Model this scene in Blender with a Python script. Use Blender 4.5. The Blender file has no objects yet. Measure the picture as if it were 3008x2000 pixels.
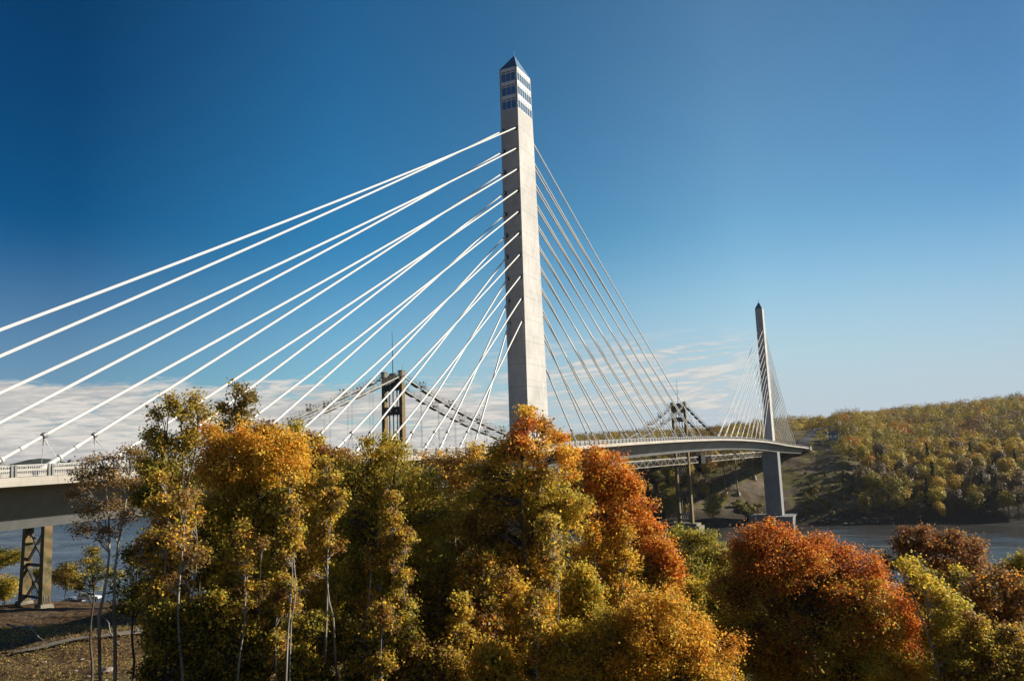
import bpy, math, random
import numpy as np
from mathutils import Matrix, Vector
R_ = math.radians
rng = np.random.default_rng(7)
random.seed(7)
COL = bpy.context.scene.collection
SC = bpy.context.scene

# ------------------------------------------------------------------ camera
CAM = np.array([-150.0554, -69.3686, -0.7867]); YAW, PITCH, ROLL, FPX = 0.4513, 0.1408, -0.0388, 2273.18
_f = np.array([math.cos(YAW)*math.cos(PITCH), math.sin(YAW)*math.cos(PITCH), math.sin(PITCH)])
_r0 = np.array([math.sin(YAW), -math.cos(YAW), 0.]); _u0 = np.cross(_r0, _f)
_c, _s = math.cos(ROLL), math.sin(ROLL)
CR, CU, CF = _c*_r0+_s*_u0, -_s*_r0+_c*_u0, _f
cd = bpy.data.cameras.new('camera'); cam = bpy.data.objects.new('camera', cd); COL.objects.link(cam)
m = Matrix([[CR[0], CU[0], -CF[0], CAM[0]], [CR[1], CU[1], -CF[1], CAM[1]], [CR[2], CU[2], -CF[2], CAM[2]], [0, 0, 0, 1]])
cam.matrix_world = m
cd.sensor_width = 36; cd.lens = FPX/3008*36; cd.clip_start = .5; cd.clip_end = 20000
SC.camera = cam

def at(px, py, d):
    """a point of the place seen in direction px, py (photo pixels) at forward distance d (metres)"""
    return CAM + (CF + CR*(px-1504)/FPX - CU*(py-1000)/FPX)*d

# ------------------------------------------------------------------ sun and sky
SUN_EL, SUN_AZ = R_(24.5), R_(-55)             # azimuth from +X
sdir = Vector((math.cos(SUN_AZ)*math.cos(SUN_EL), math.sin(SUN_AZ)*math.cos(SUN_EL), math.sin(SUN_EL)))
sl = bpy.data.lights.new('sun', 'SUN'); sl.energy = 5.0; sl.angle = R_(.55); sl.color = (1, .91, .78)
so = bpy.data.objects.new('sun', sl); COL.objects.link(so); so.rotation_euler = sdir.to_track_quat('Z', 'Y').to_euler()

W = bpy.data.worlds.new('World'); SC.world = W; W.use_nodes = True
nt = W.node_tree; N = nt.nodes; L = nt.links
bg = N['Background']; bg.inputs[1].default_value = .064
sky = N.new('ShaderNodeTexSky'); sky.sky_type = 'NISHITA'; sky.sun_disc = False
sky.sun_elevation = SUN_EL; sky.sun_rotation = math.atan2(sdir.x, sdir.y)
sky.altitude = 60; sky.air_density = 1.0; sky.dust_density = .55; sky.ozone_density = 2.2
def wm(op, a, b=None, c=None, tree=None):
    n = (tree or nt).nodes.new('ShaderNodeMath'); n.operation = op
    for i, v in enumerate((a, b, c)):
        if v is None: continue
        if isinstance(v, (int, float)): n.inputs[i].default_value = v
        else: (tree or nt).links.new(v, n.inputs[i])
    return n.outputs[0]
tc = N.new('ShaderNodeTexCoord'); sx = N.new('ShaderNodeSeparateXYZ'); L.new(tc.outputs['Generated'], sx.inputs[0])
az = wm('ARCTAN2', sx.outputs[1], sx.outputs[0]); el = wm('ARCSINE', sx.outputs[2])
def sstep(v, a, b):
    n = N.new('ShaderNodeMapRange'); n.interpolation_type = 'SMOOTHSTEP'; L.new(v, n.inputs[0])
    n.inputs[1].default_value = a; n.inputs[2].default_value = b
    return n.outputs[0]
def cnoise(sa, se, det, dist, off=0, rough=.6, skew=0):
    cx = N.new('ShaderNodeCombineXYZ')
    L.new(wm('MULTIPLY', az, sa), cx.inputs[0]); L.new(wm('MULTIPLY', wm('ADD', el, wm('MULTIPLY', az, skew)), se), cx.inputs[1]); cx.inputs[2].default_value = off
    n = N.new('ShaderNodeTexNoise'); n.inputs['Scale'].default_value = 1; n.inputs['Detail'].default_value = det
    n.inputs['Roughness'].default_value = rough; n.inputs['Distortion'].default_value = dist; L.new(cx.outputs[0], n.inputs['Vector'])
    return n.outputs[0]
n1 = cnoise(7, 42, 7, .5, 3.1, .58); n2 = cnoise(26, 210, 6, .9, 8.4, .62); n3 = cnoise(9, 75, 6, .8, 1.7, .6, .10)
low = wm('MULTIPLY', wm('SUBTRACT', 1, sstep(el, .075, .122)), sstep(az, .36, .56))          # broad bank of cloud over the river to the north
a1 = wm('ADD', wm('MULTIPLY', n1, 1.0), wm('MULTIPLY', n2, .38))
a1 = wm('ADD', a1, wm('MULTIPLY', low, .54))
m1 = wm('MULTIPLY', sstep(a1, .97, 1.20), sstep(low, .02, .35))
st = wm('MULTIPLY', wm('MULTIPLY', sstep(az, .10, .22), wm('SUBTRACT', 1, sstep(az, .42, .52))), wm('MULTIPLY', wm('SUBTRACT', 1, sstep(el, .105, .15)), sstep(el, .01, .04)))
m2 = wm('MULTIPLY', sstep(wm('ADD', n3, wm('MULTIPLY', n2, .55)), .66, .90), st)                 # streaks further east
cm = wm('MINIMUM', wm('ADD', wm('MULTIPLY', m1, .93), wm('MULTIPLY', m2, .8)), .95)
mix = N.new('ShaderNodeMix'); mix.data_type = 'RGBA'; L.new(cm, mix.inputs[0])
# deep polarised blue away from the sun, pale air near the horizon
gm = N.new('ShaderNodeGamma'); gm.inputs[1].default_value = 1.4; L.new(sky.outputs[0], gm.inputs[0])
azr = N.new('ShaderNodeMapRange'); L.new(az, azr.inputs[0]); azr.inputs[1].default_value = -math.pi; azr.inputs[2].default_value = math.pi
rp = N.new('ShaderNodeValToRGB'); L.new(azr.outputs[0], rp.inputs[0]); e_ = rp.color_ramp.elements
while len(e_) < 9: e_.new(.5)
for q_, (p_, c_) in enumerate(((0, (.12, .26, .34)), (.2, (.22, .36, .38)), (.38, (.30, .48, .48)), (.478, (.35, .53, .53)), (.524, (.66, .85, .74)), (.5716, (.38, .74, .72)), (.6066, (.20, .69, .76)), (.656, (.015, .26, .38)), (.8, (.02, .2, .3)))): e_[q_].position = p_; e_[q_].color = (*c_, 1)  # unseen azimuths behind the camera dimmed to cut sky fill on shaded faces
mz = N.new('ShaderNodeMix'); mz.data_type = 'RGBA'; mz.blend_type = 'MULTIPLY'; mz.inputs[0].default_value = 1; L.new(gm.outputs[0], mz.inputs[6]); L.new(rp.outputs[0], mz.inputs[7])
pale = wm('MULTIPLY', wm('SUBTRACT', 1, sstep(el, .0, .29)), wm('SUBTRACT', .92, wm('MULTIPLY', sstep(az, .2, .9), .50)))
mh = N.new('ShaderNodeMix'); mh.data_type = 'RGBA'; L.new(pale, mh.inputs[0]); L.new(mz.outputs[2], mh.inputs[6]); mh.inputs[7].default_value = (5.3, 6.1, 7.5, 1)
hs = N.new('ShaderNodeHueSaturation'); hs.inputs['Saturation'].default_value = 1.0; L.new(mh.outputs[2], hs.inputs['Color'])
L.new(hs.outputs[0], mix.inputs[6])
cc_ = N.new('ShaderNodeMix'); cc_.data_type = 'RGBA'; L.new(sstep(wm('ADD', wm('MULTIPLY', n2, .6), wm('MULTIPLY', n3, .6)), .50, .74), cc_.inputs[0]); cc_.inputs[6].default_value = (5.6, 5.5, 5.4, 1); cc_.inputs[7].default_value = (9.0, 8.3, 7.5, 1); L.new(cc_.outputs[2], mix.inputs[7])
mt = N.new('ShaderNodeMix'); mt.data_type = 'RGBA'; mt.blend_type = 'MULTIPLY'; L.new(sstep(el, .58, 1.0), mt.inputs[0]); L.new(mix.outputs[2], mt.inputs[6]); mt.inputs[7].default_value = (.35, .42, .55, 1)   # zenith above the view darkened on purpose, cuts ambient fill in the shade
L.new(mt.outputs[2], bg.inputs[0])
SC.view_settings.view_transform = 'Standard'; SC.view_settings.look = 'None'; SC.view_settings.exposure = .5; SC.view_settings.gamma = 1
SC.cycles.max_bounces = 5; SC.cycles.diffuse_bounces = 2; SC.cycles.glossy_bounces = 2; SC.cycles.transmission_bounces = 2
SC.cycles.transparent_max_bounces = 4

# ------------------------------------------------------------------ helpers
def props(o, label=None, cat=None, group=None, kind=None):
    if label: o['label'] = label
    if cat: o['category'] = cat
    if group: o['group'] = group
    if kind: o['kind'] = kind
    return o
def empty(name, loc, label, cat, group=None):
    o = bpy.data.objects.new(name, None); COL.objects.link(o); o.location = [float(v) for v in loc]; o.empty_display_size = .5
    return props(o, label, cat, group)
def raw_mesh(name, V, Q, mat, tint=None, smooth=False):
    """V (n,3); Q (m,k) faces with k corners"""
    V = np.asarray(V, np.float32); Q = np.asarray(Q, np.int32)
    me = bpy.data.meshes.new(name); me.vertices.add(len(V)); me.vertices.foreach_set('co', V.ravel())
    k = Q.shape[1]; me.loops.add(Q.size); me.loops.foreach_set('vertex_index', Q.ravel())
    me.polygons.add(len(Q)); me.polygons.foreach_set('loop_start', np.arange(0, Q.size, k, dtype=np.int32))
    if smooth: me.polygons.foreach_set('use_smooth', np.ones(len(Q), bool))
    if tint is not None:
        a = me.color_attributes.new('tint', 'FLOAT_COLOR', 'POINT')
        a.data.foreach_set('color', np.concatenate([tint, np.ones((len(V), 1))], 1).astype(np.float32).ravel())
    me.materials.append(mat); me.update(calc_edges=True); return me
def link(name, me, parent=None, loc=None):
    o = bpy.data.objects.new(name, me); COL.objects.link(o)
    if parent: o.parent = parent
    if loc is not None: o.location = [float(v) for v in loc]
    return o
class MB:
    """collects boxes, prisms, tubes; build() links them as ONE mesh object (world coordinates minus the parent's location)"""
    def __init__(s): s.v = []; s.f = []
    def add(s, V, F):
        b = len(s.v); s.v += [tuple(map(float, v)) for v in V]; s.f += [tuple(b+i for i in f) for f in F]
    def hexa(s, B, T):
        s.add(list(B)+list(T), [(3, 2, 1, 0), (4, 5, 6, 7), (0, 1, 5, 4), (1, 2, 6, 5), (2, 3, 7, 6), (3, 0, 4, 7)])
    def box(s, x0, x1, y0, y1, z0, z1):
        s.hexa([(x0, y0, z0), (x1, y0, z0), (x1, y1, z0), (x0, y1, z0)], [(x0, y0, z1), (x1, y0, z1), (x1, y1, z1), (x0, y1, z1)])
    def beam(s, a, b, w, h=None, up=(0, 0, 1)):
        a = Vector(a); b = Vector(b); d = (b-a).normalized(); h = h or w; up = Vector(up)
        if abs(d.dot(up)) > .98: up = Vector((1, 0, 0))
        x = d.cross(up).normalized()*w/2; y = x.cross(d).normalized()*h/2
        s.hexa([a-x-y, a+x-y, a+x+y, a-x+y], [b-x-y, b+x-y, b+x+y, b-x+y])
    def tube(s, pts, rad, n=8, cap=True):
        pts = [Vector(p) for p in pts]
        if not hasattr(rad, '__len__'): rad = [rad]*len(pts)
        V = []; F = []
        d0 = (pts[1]-pts[0]).normalized(); ref = Vector((0, 0, 1)) if abs(d0.z) < .9 else Vector((1, 0, 0))
        for i, p in enumerate(pts):
            d = (pts[min(i+1, len(pts)-1)]-pts[max(i-1, 0)]).normalized()
            x = d.cross(ref).normalized(); y = x.cross(d)
            for k in range(n):
                t = 2*math.pi*k/n; V.append(p+(x*math.cos(t)+y*math.sin(t))*rad[i])
        for i in range(len(pts)-1):
            for k in range(n):
                F.append((i*n+k, (i+1)*n+k, (i+1)*n+(k+1) % n, i*n+(k+1) % n))
        if cap: F.append(tuple(range(n))); F.append(tuple((len(pts)-1)*n+k for k in range(n-1, -1, -1)))
        s.add(V, F)
    def build(s, name, mat, parent=None, smooth=False, loc=None, origin=None):
        o0 = Vector((0, 0, 0)); q_ = parent if origin is None else None
        while q_ is not None: o0 += Vector(q_.location); q_ = q_.parent
        me = bpy.data.meshes.new(name); me.from_pydata([tuple(Vector(v)-o0) for v in s.v], [], s.f); me.materials.append(mat); me.update()
        if smooth: me.polygons.foreach_set('use_smooth', [len(p_.vertices) < 5 for p_ in me.polygons])
        o = bpy.data.objects.new(name, me); COL.objects.link(o)
        if parent is not None: o.parent = parent
        if loc is not None: o.location = loc
        return o
def _h(ix, iy, s):
    v = np.sin(ix*127.1+iy*311.7+s*74.7)*43758.5453
    return v-np.floor(v)
def vn(x, y, s=0):
    x = np.asarray(x, float); y = np.asarray(y, float); ix = np.floor(x); iy = np.floor(y); fx = x-ix; fy = y-iy
    fx = fx*fx*(3-2*fx); fy = fy*fy*(3-2*fy)
    return (_h(ix, iy, s)*(1-fx)+_h(ix+1, iy, s)*fx)*(1-fy)+(_h(ix, iy+1, s)*(1-fx)+_h(ix+1, iy+1, s)*fx)*fy
def fbm(x, y, s=0, o=4):
    r = 0; a = .5
    for i in range(o): r = r+a*vn(x*2**i, y*2**i, s+i); a *= .5
    return r

# ------------------------------------------------------------------ materials
def mat(name, col, rough=.7, metal=0, spec=.5):
    M = bpy.data.materials.new(name); M.use_nodes = True; b = M.node_tree.nodes['Principled BSDF']
    b.inputs['Base Color'].default_value = (*col, 1); b.inputs['Roughness'].default_value = rough; b.inputs['Metallic'].default_value = metal
    b.inputs['Specular IOR Level'].default_value = spec
    return M
def nz(M, scale, det=4, coord='Object', stretch=None, dist=0):
    t = M.node_tree; c = t.nodes.new('ShaderNodeTexCoord'); n = t.nodes.new('ShaderNodeTexNoise')
    n.inputs['Scale'].default_value = scale; n.inputs['Detail'].default_value = det; n.inputs['Distortion'].default_value = dist
    v = c.outputs[coord]
    if stretch:
        mp = t.nodes.new('ShaderNodeMapping'); mp.inputs['Scale'].default_value = stretch; t.links.new(v, mp.inputs[0]); v = mp.outputs[0]
    t.links.new(v, n.inputs['Vector']); return n.outputs[0]
def ramp(M, v, stops):
    r = M.node_tree.nodes.new('ShaderNodeValToRGB'); M.node_tree.links.new(v, r.inputs[0]); e = r.color_ramp.elements
    while len(e) < len(stops): e.new(.5)
    for k, (p, c) in enumerate(stops): e[k].position = p; e[k].color = (*c, 1)
    return r.outputs[0]
def mulc(M, a, b, fac=1.):
    n = M.node_tree.nodes.new('ShaderNodeMix'); n.data_type = 'RGBA'; n.blend_type = 'MULTIPLY'; n.inputs[0].default_value = fac
    for s, v in ((6, a), (7, b)):
        if isinstance(v, tuple): n.inputs[s].default_value = (*v, 1)
        else: M.node_tree.links.new(v, n.inputs[s])
    return n.outputs[2]
def setc(M, c): M.node_tree.links.new(c, M.node_tree.nodes['Principled BSDF'].inputs['Base Color'])
def bump(M, v, s=.3, d=.1):
    t = M.node_tree; b = t.nodes.new('ShaderNodeBump'); b.inputs['Strength'].default_value = s; b.inputs['Distance'].default_value = d
    t.links.new(v, b.inputs['Height']); t.links.new(b.outputs[0], t.nodes['Principled BSDF'].inputs['Normal'])
def g(v): return (v, v, v)

def concrete(name, base, joints=None, axis=2, vert=(1.3, 1.3, .5), streak=.45):
    M = mat(name, base, .85, spec=.25)
    a = ramp(M, nz(M, .9, 6, stretch=vert), [(.3, g(.90)), (.65, g(1.04))])
    b = ramp(M, nz(M, .13, 5), [(.3, g(.80)), (.7, g(1.06))])
    c = mulc(M, mulc(M, base, a), b)
    st = ramp(M, nz(M, 2.2, 5, stretch=(1, 1, .06)), [(.55, g(1)), (.78, g(.72))]); c = mulc(M, c, st, streak)
    if joints:
        t = M.node_tree; tcn = t.nodes.new('ShaderNodeTexCoord'); sp = t.nodes.new('ShaderNodeSeparateXYZ'); t.links.new(tcn.outputs['Object'], sp.inputs[0])
        for per, off, th, dk in joints:
            u = wm('FRACT', wm('DIVIDE', wm('ADD', sp.outputs[axis], off, tree=t), per, tree=t), tree=t)
            k = wm('LESS_THAN', u, th/per, tree=t)
            u2 = wm('SUBTRACT', 1, wm('MULTIPLY', k, 1-dk, tree=t), tree=t)
            cc = t.nodes.new('ShaderNodeCombineColor'); [t.links.new(u2, cc.inputs[i]) for i in range(3)]
            c = mulc(M, c, cc.outputs[0])
    setc(M, c); bump(M, nz(M, 6, 5), .25, .03)
    return M
M_pyl = concrete('pylon_concrete', (.55, .525, .485), [(4.7547, 2.1, .2, .82), (4.7547, .75, .15, .88)], streak=.4)
M_deck = concrete('deck_concrete', (.27, .27, .26), [(3.66, 0, .05, .78)], 0)
M_fas = concrete('fascia_concrete', (.50, .455, .385), [(7.3, 0, .06, .7)], 0)
M_pier = concrete('pier_concrete', (.27, .27, .26), [(3.6, 0, .06, .84)])
M_oldc = concrete('old_concrete', (.27, .235, .17))
M_asph = mat('asphalt', (.055, .055, .056), .9)
M_white = mat('white_pipe', (.72, .705, .66), .38, spec=.45)
setc(M_white, mulc(M_white, (.72, .705, .66), ramp(M_white, nz(M_white, .5, 4), [(.3, g(.93)), (.7, g(1.0))])))
M_guide = mat('painted_steel_pipe', (.60, .60, .575), .45)
M_ring = mat('collar_steel', (.24, .24, .235), .5, .3)
M_galv = mat('galvanised_rail', (.55, .54, .51), .45, .2)
M_post = mat('rail_post_steel', (.13, .13, .125), .55, .2)
M_socket = mat('dark_socket', (.02, .022, .026), .8)
M_clad = mat('white_cladding', (.74, .73, .70), .45)
M_glass = mat('window_glass', (.26, .36, .42), .05, .7)
M_roof = mat('dark_blue_metal_roof', (.17, .28, .37), .38, .4)
M_rust = mat('weathered_green_steel', (.12, .09, .05), .75)
setc(M_rust, ramp(M_rust, nz(M_rust, .6, 6), [(.28, (.05, .05, .028)), (.46, (.17, .13, .045)), (.62, (.22, .12, .045)), (.8, (.28, .21, .11))]))
M_dsteel = mat('dark_riveted_steel', (.035, .038, .04), .7)
setc(M_dsteel, ramp(M_dsteel, nz(M_dsteel, 1.1, 6), [(.35, (.045, .054, .062)), (.6, (.085, .08, .07)), (.8, (.15, .11, .07))]))
M_cable = mat('grey_main_cable', (.40, .385, .35), .6)
M_catw = mat('catwalk_mesh', (.16, .15, .125), .8)
M_truss = mat('truss_paint', (.34, .31, .24), .7)
M_tarp = mat('dark_tarp', (.02, .022, .022), .9)

def leafmat(name, sat=1, transl=.38, objcol=False):
    M = bpy.data.materials.new(name); M.use_nodes = True; t = M.node_tree; b = t.nodes['Principled BSDF']; out = t.nodes['Material Output']
    at_ = t.nodes.new('ShaderNodeAttribute'); at_.attribute_name = 'tint'; c = at_.outputs['Color']
    if objcol:
        oi = t.nodes.new('ShaderNodeObjectInfo'); c = mulc(M, c, oi.outputs['Color'])
    t.links.new(mulc(M, c, g(.72)), b.inputs['Base Color']); b.inputs['Roughness'].default_value = .55; b.inputs['Specular IOR Level'].default_value = .14
    tr = t.nodes.new('ShaderNodeBsdfTranslucent'); t.links.new(mulc(M, c, g(transl)), tr.inputs[0])
    mx = t.nodes.new('ShaderNodeAddShader')          # a leaf both reflects and lets light through
    t.links.new(b.outputs[0], mx.inputs[0]); t.links.new(tr.outputs[0], mx.inputs[1]); t.links.new(mx.outputs[0], out.inputs[0])
    return M
M_leaf = leafmat('leaf', transl=.8)
M_fleaf = leafmat('far_leaf', transl=.35, objcol=True)
M_mleaf = leafmat('mass_leaf', transl=.35)
def bark(name, c1, c2, sc=3):
    M = mat(name, c1, .9); setc(M, ramp(M, nz(M, sc, 5, stretch=(1, 1, .35)), [(.38, c1), (.64, c2)])); return M
M_bark = bark('brown_bark', (.045, .036, .027), (.12, .10, .08))
M_pale = bark('pale_bark', (.16, .14, .115), (.42, .39, .34), 1.4)

# ------------------------------------------------------------------ terrain
WATER = -51.
_ss = [-400, -60, 0, 7, 20, 45, 75, 100, 165, 200, 214, 226, 260, 400]
_sz = [10, 3, -2.6, -4.6, -10.5, -18.5, -20.5, -22.3, -28.3, -35.6, -44, -52, -60, -62]
def shore_x(y): return np.interp(y, [-400, -129, -94, -59, -33, -13, 15, 33, 54, 80, 140, 400], [388, 372, 362, 355, 346, 354, 347, 326, 316, 318, 330, 380])
_ft = [-120, -30, -6, 0, 14, 40, 90, 150, 215, 300, 420, 560, 760, 1200, 4000]
def far_z(x, y):
    t = x-shore_x(y)
    south = np.clip((-y-25)/50, 0, 1)                      # wooded hill south of the bridge, gentler bank under it
    zb = np.interp(t, _ft, [-60, -57, -52.5, -50.6, -46, -39, -24, -11, -6, -1, 1, 2, -2, -20, -60])
    crest = np.interp(y, [-500, -330, -208, -62, 18, 97, 200, 400], [34, 31, 25, 15, 8, 2, 0, 0])
    zs = np.interp(t, _ft, [-60, -57, -52.5, -50.6, -45.5, -38, -31, -22, -12, -2, 8, 17, 14, -10, -60])
    zs = np.where(zs > -12, -12+(zs+12)*(crest+12)/27., zs)
    zn = np.where(zb > -12, -12+(zb+12)*(np.maximum(crest, 1)+12)/13., zb)
    return zn*(1-south)+zs*south
def zdk(x):  # underside of the fascia along the new bridge
    return np.interp(x, [-400, -160, -114, -100, -50, 0, 40, 80, 120, 160, 200, 240, 280, 320, 360, 420, 500, 900], [-5, -2.5, -2.08, -1.95, -1.6, -1.2, -.65, -.3, -.12, -.12, -.44, -1.1, -1.95, -3.15, -4.6, -6.3, -8.4, -12])
def ground(x, y):
    x = np.asarray(x, float); y = np.asarray(y, float)
    s = (x-CAM[0])*math.cos(YAW)+(y-CAM[1])*math.sin(YAW)
    q = (x-CAM[0])*math.sin(YAW)-(y-CAM[1])*math.cos(YAW)      # to the right
    near = np.interp(s, _ss, _sz)
    near = near - np.clip(q-5, 0, 80)*.06*np.clip(s/60, 0, 1)
    near = near + (fbm(x/14, y/14, 3)-.47)*3.2*np.clip(s/30, 0, 1)*np.clip((230-s)/40, 0, 1)
    far = far_z(x, y)+(fbm(x/25, y/25, 9)-.47)*7*np.clip((x-shore_x(y)-5)/40, 0, 1)
    z = np.where(s < 240, near, far); z = np.where((s >= 240) & (x < 300), np.minimum(far, -58), z)
    # road embankments at both ends of the new bridge
    d = np.abs(y); dx = np.clip(497-x, 0, None); fill = -9.3-.0+np.where(x > 497, (zdk(x)+9)*0, 0)-.62*np.hypot(np.clip(d-10, 0, None), dx)
    z = np.where(x > 380, np.maximum(z, fill), z)
    dx2 = np.clip(x+150, 0, None); f2 = -2.2-.7*np.hypot(np.clip(d-10, 0, None), dx2)
    z = np.where(x < -60, np.maximum(z, f2), z)
    return z
def axis_pts(segs):
    out = []
    for a, b, n in segs: out += list(np.linspace(a, b, n, endpoint=False))
    return np.array(out+[segs[-1][1]])
gx = axis_pts([(-3000, -400, 14), (-400, -170, 20), (-170, 40, 140), (40, 300, 44), (300, 620, 130), (620, 1200, 80), (1200, 9000, 22)])
gy = axis_pts([(-6000, -700, 16), (-700, -250, 40), (-250, -80, 50), (-80, 160, 150), (160, 400, 50), (400, 8000, 24)])
GX, GY = np.meshgrid(gx, gy, indexing='ij'); GZ = ground(GX, GY)
GZ = GZ+(fbm(GX/2.6, GY/2.6, 5, 3)-.43)*.7*(GX < 620)
nx, ny = GX.shape; V = np.stack([GX, GY, GZ], -1).reshape(-1, 3); idx = np.arange(nx*ny).reshape(nx, ny)
Q = np.stack([idx[:-1, :-1], idx[1:, :-1], idx[1:, 1:], idx[:-1, 1:]], -1).reshape(-1, 4)
X, Y = V[:, 0], V[:, 1]
n_a = fbm(X/9, Y/9, 21); n_b = fbm(X/3, Y/3, 31)
soil = np.array([.12, .085, .05]); grass = np.array([.085, .085, .025]); rock = np.array([.17, .135, .095]); litter = np.array([.105, .064, .032])
k = np.clip((n_a-.46)*6, 0, 1)[:, None]; c_near = litter*(1-k)+soil*k
k = (np.clip((n_b-.42)*7, 0, 1)*np.clip((80-((X+150)*.9+(Y+69)*.436))/25, 0, 1))[:, None]; c_near = c_near*(1-k)+grass*k
k = np.clip((n_a-.45)*6, 0, 1)[:, None]; c_far = rock*(1-k)+soil*.9*k
k = (np.clip((fbm(X/16, Y/7, 91)-.44)*9, 0, 1)*np.clip((V[:, 2]+44)/5, 0, 1))[:, None]; c_far = c_far*(1-k)+np.array([.15, .135, .045])*k
k = np.clip((V[:, 2]+46)/5, 0, 1)[:, None]; c_far = np.array([.06, .05, .036])*(1-k)+c_far*k
tint = np.where((X < 200)[:, None], c_near, c_far)
M_ground = mat('ground_soil', (.1, .07, .04), .95, spec=.1)
_a = M_ground.node_tree.nodes.new('ShaderNodeAttribute'); _a.attribute_name = 'tint'
setc(M_ground, mulc(M_ground, mulc(M_ground, _a.outputs['Color'], ramp(M_ground, nz(M_ground, 2.5, 8), [(.32, g(.45)), (.5, g(1)), (.7, g(1.7))])), ramp(M_ground, nz(M_ground, .35, 6), [(.3, g(.7)), (.7, g(1.2))])))
bump(M_ground, nz(M_ground, 1.2, 8), .9, .6)
props(link('ground', raw_mesh('ground', V, Q, M_ground, tint, True)), kind='structure')

# water
M_water = mat('river_water', (.05, .05, .045), .16, spec=.5)
wt = M_water.node_tree
n_r = nz(M_water, .55, 6, stretch=(1, .45, 1), dist=.4); n_g = nz(M_water, .05, 4, stretch=(1, .5, 1), dist=.6)
bump(M_water, wm('ADD', n_r, wm('MULTIPLY', n_g, 1.2, tree=wt), tree=wt), .30, .5)
wt.links.new(ramp(M_water, n_g, [(.35, g(.12)), (.7, g(.32))]), wt.nodes['Principled BSDF'].inputs['Roughness'])
# foam lines drifting on the current
tcw = wt.nodes.new('ShaderNodeTexCoord'); sw = wt.nodes.new('ShaderNodeSeparateXYZ'); wt.links.new(tcw.outputs['Object'], sw.inputs[0])
foam = None
for x0, sl_, y0, y1, th in ((252, -.03, -200, 14, .9), (297, .05, -95, -20, .7), (196, -.1, -160, -60, .8), (55, -.30, 150, 420, .55)):
    xc = wm('ADD', wm('ADD', sw.outputs[0], -x0, tree=wt), wm('MULTIPLY', sw.outputs[1], -sl_, tree=wt), tree=wt)
    xc = wm('ABSOLUTE', wm('ADD', xc, wm('MULTIPLY', wm('SUBTRACT', n_g, .5, tree=wt), 5, tree=wt), tree=wt), tree=wt)
    a = wm('LESS_THAN', xc, wm('MULTIPLY', n_r, th*2, tree=wt), tree=wt)
    a = wm('MULTIPLY', a, wm('MULTIPLY', wm('GREATER_THAN', sw.outputs[1], y0, tree=wt), wm('LESS_THAN', sw.outputs[1], y1, tree=wt), tree=wt), tree=wt)
    foam = a if foam is None else wm('MAXIMUM', foam, a, tree=wt)
fm = wt.nodes.new('ShaderNodeMix'); fm.data_type = 'RGBA'; wt.links.new(wm('MULTIPLY', foam, .5, tree=wt), fm.inputs[0])
fm.inputs[6].default_value = (.055, .055, .05, 1); fm.inputs[7].default_value = (.45, .45, .43, 1); setc(M_water, fm.outputs[2])
wv = [(-200, -3000, WATER), (1000, -3000, WATER), (1000, 4000, WATER), (-200, 4000, WATER)]
props(link('water', raw_mesh('water', wv, [(0, 1, 2, 3)], M_water)), kind='structure')

# far low hills up the river
M_hill = mat('far_hill_woods', (.055, .065, .05), .95, spec=.1)
setc(M_hill, ramp(M_hill, nz(M_hill, .02, 8), [(.35, (.025, .035, .03)), (.7, (.075, .07, .04))])); bump(M_hill, nz(M_hill, .05, 8), 1, 12)
hx = []; ang = np.linspace(.30, 1.6, 120); F_ = []
for j, (rr, hh) in enumerate(((2300, 0), (2700, .6), (3200, 1), (4200, .9), (5200, 0))):
    for a in ang:
        bump_h = 26+34*math.exp(-((a-1.0)/.035)**2)+18*float(fbm(a*14, 1.3, 40))+10*float(fbm(a*60, 1.3, 41))
        hx.append((CAM[0]+rr*math.cos(a), CAM[1]+rr*math.sin(a), WATER-3+hh*(bump_h+18)))
for j in range(4):
    for i in range(119): F_.append((j*120+i, (j+1)*120+i, (j+1)*120+i+1, j*120+i+1))
props(link('hills', raw_mesh('hills', hx, F_, M_hill, smooth=True)), kind='structure')

# ------------------------------------------------------------------ the new cable-stayed bridge
bridge = empty('cable_stayed_bridge', (0, 0, 0), 'long pale concrete cable-stayed bridge with two tall pylons and white stays', 'bridge')
xs = np.arange(-146, 500.1, 4.)
prof = [(-8.7, .30), (-8.7, 0), (-8.45, -.02), (-5.4, -.40), (-2.8, -3.7), (2.8, -3.7), (5.4, -.40), (8.45, -.02), (8.7, 0), (8.7, .30)]
def sweep(prof, name, mat_, parent, closed=True, x=None, smooth=False):
    x = xs if x is None else x; V = []; F = []; n = len(prof)
    for xx in x:
        zz = float(zdk(xx)); V += [(xx, y, zz+z) for y, z in prof]
    for i in range(len(x)-1):
        for k in range(n if closed else n-1): F.append((i*n+k, i*n+(k+1) % n, (i+1)*n+(k+1) % n, (i+1)*n+k))
    b = MB(); b.add(V, F+([tuple(range(n-1, -1, -1)), tuple((len(x)-1)*n+k for k in range(n))] if closed else [])); return b.build(name, mat_, parent)
sweep(prof, 'deck', M_deck, bridge)
for s in (-1, 1):
    sweep([(s*8.703, .34), (s*8.703, .01), (s*8.5, .01), (s*8.5, .34)], 'fascia', M_fas, bridge)
    sweep([(s*8.62, .69), (s*8.62, .345), (s*8.2, .345), (s*8.2, .69)], 'kerb', M_fas, bridge)
    sweep([(s*8.15, .345), (s*1.75, .42)][::s], 'road_surface', M_asph, bridge, False)
    sweep([(s*1.45, 1.28), (s*1.30, .35), (s*1.75, .35), (s*1.60, 1.28)], 'median_barrier', M_fas, bridge)
    sweep([(s*7.35, 1.25), (s*7.2, .35), (s*7.65, .35), (s*7.5, 1.25)], 'traffic_barrier', M_fas, bridge)
M_line = mat('lane_paint', (.7, .7, .66), .7)
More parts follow.
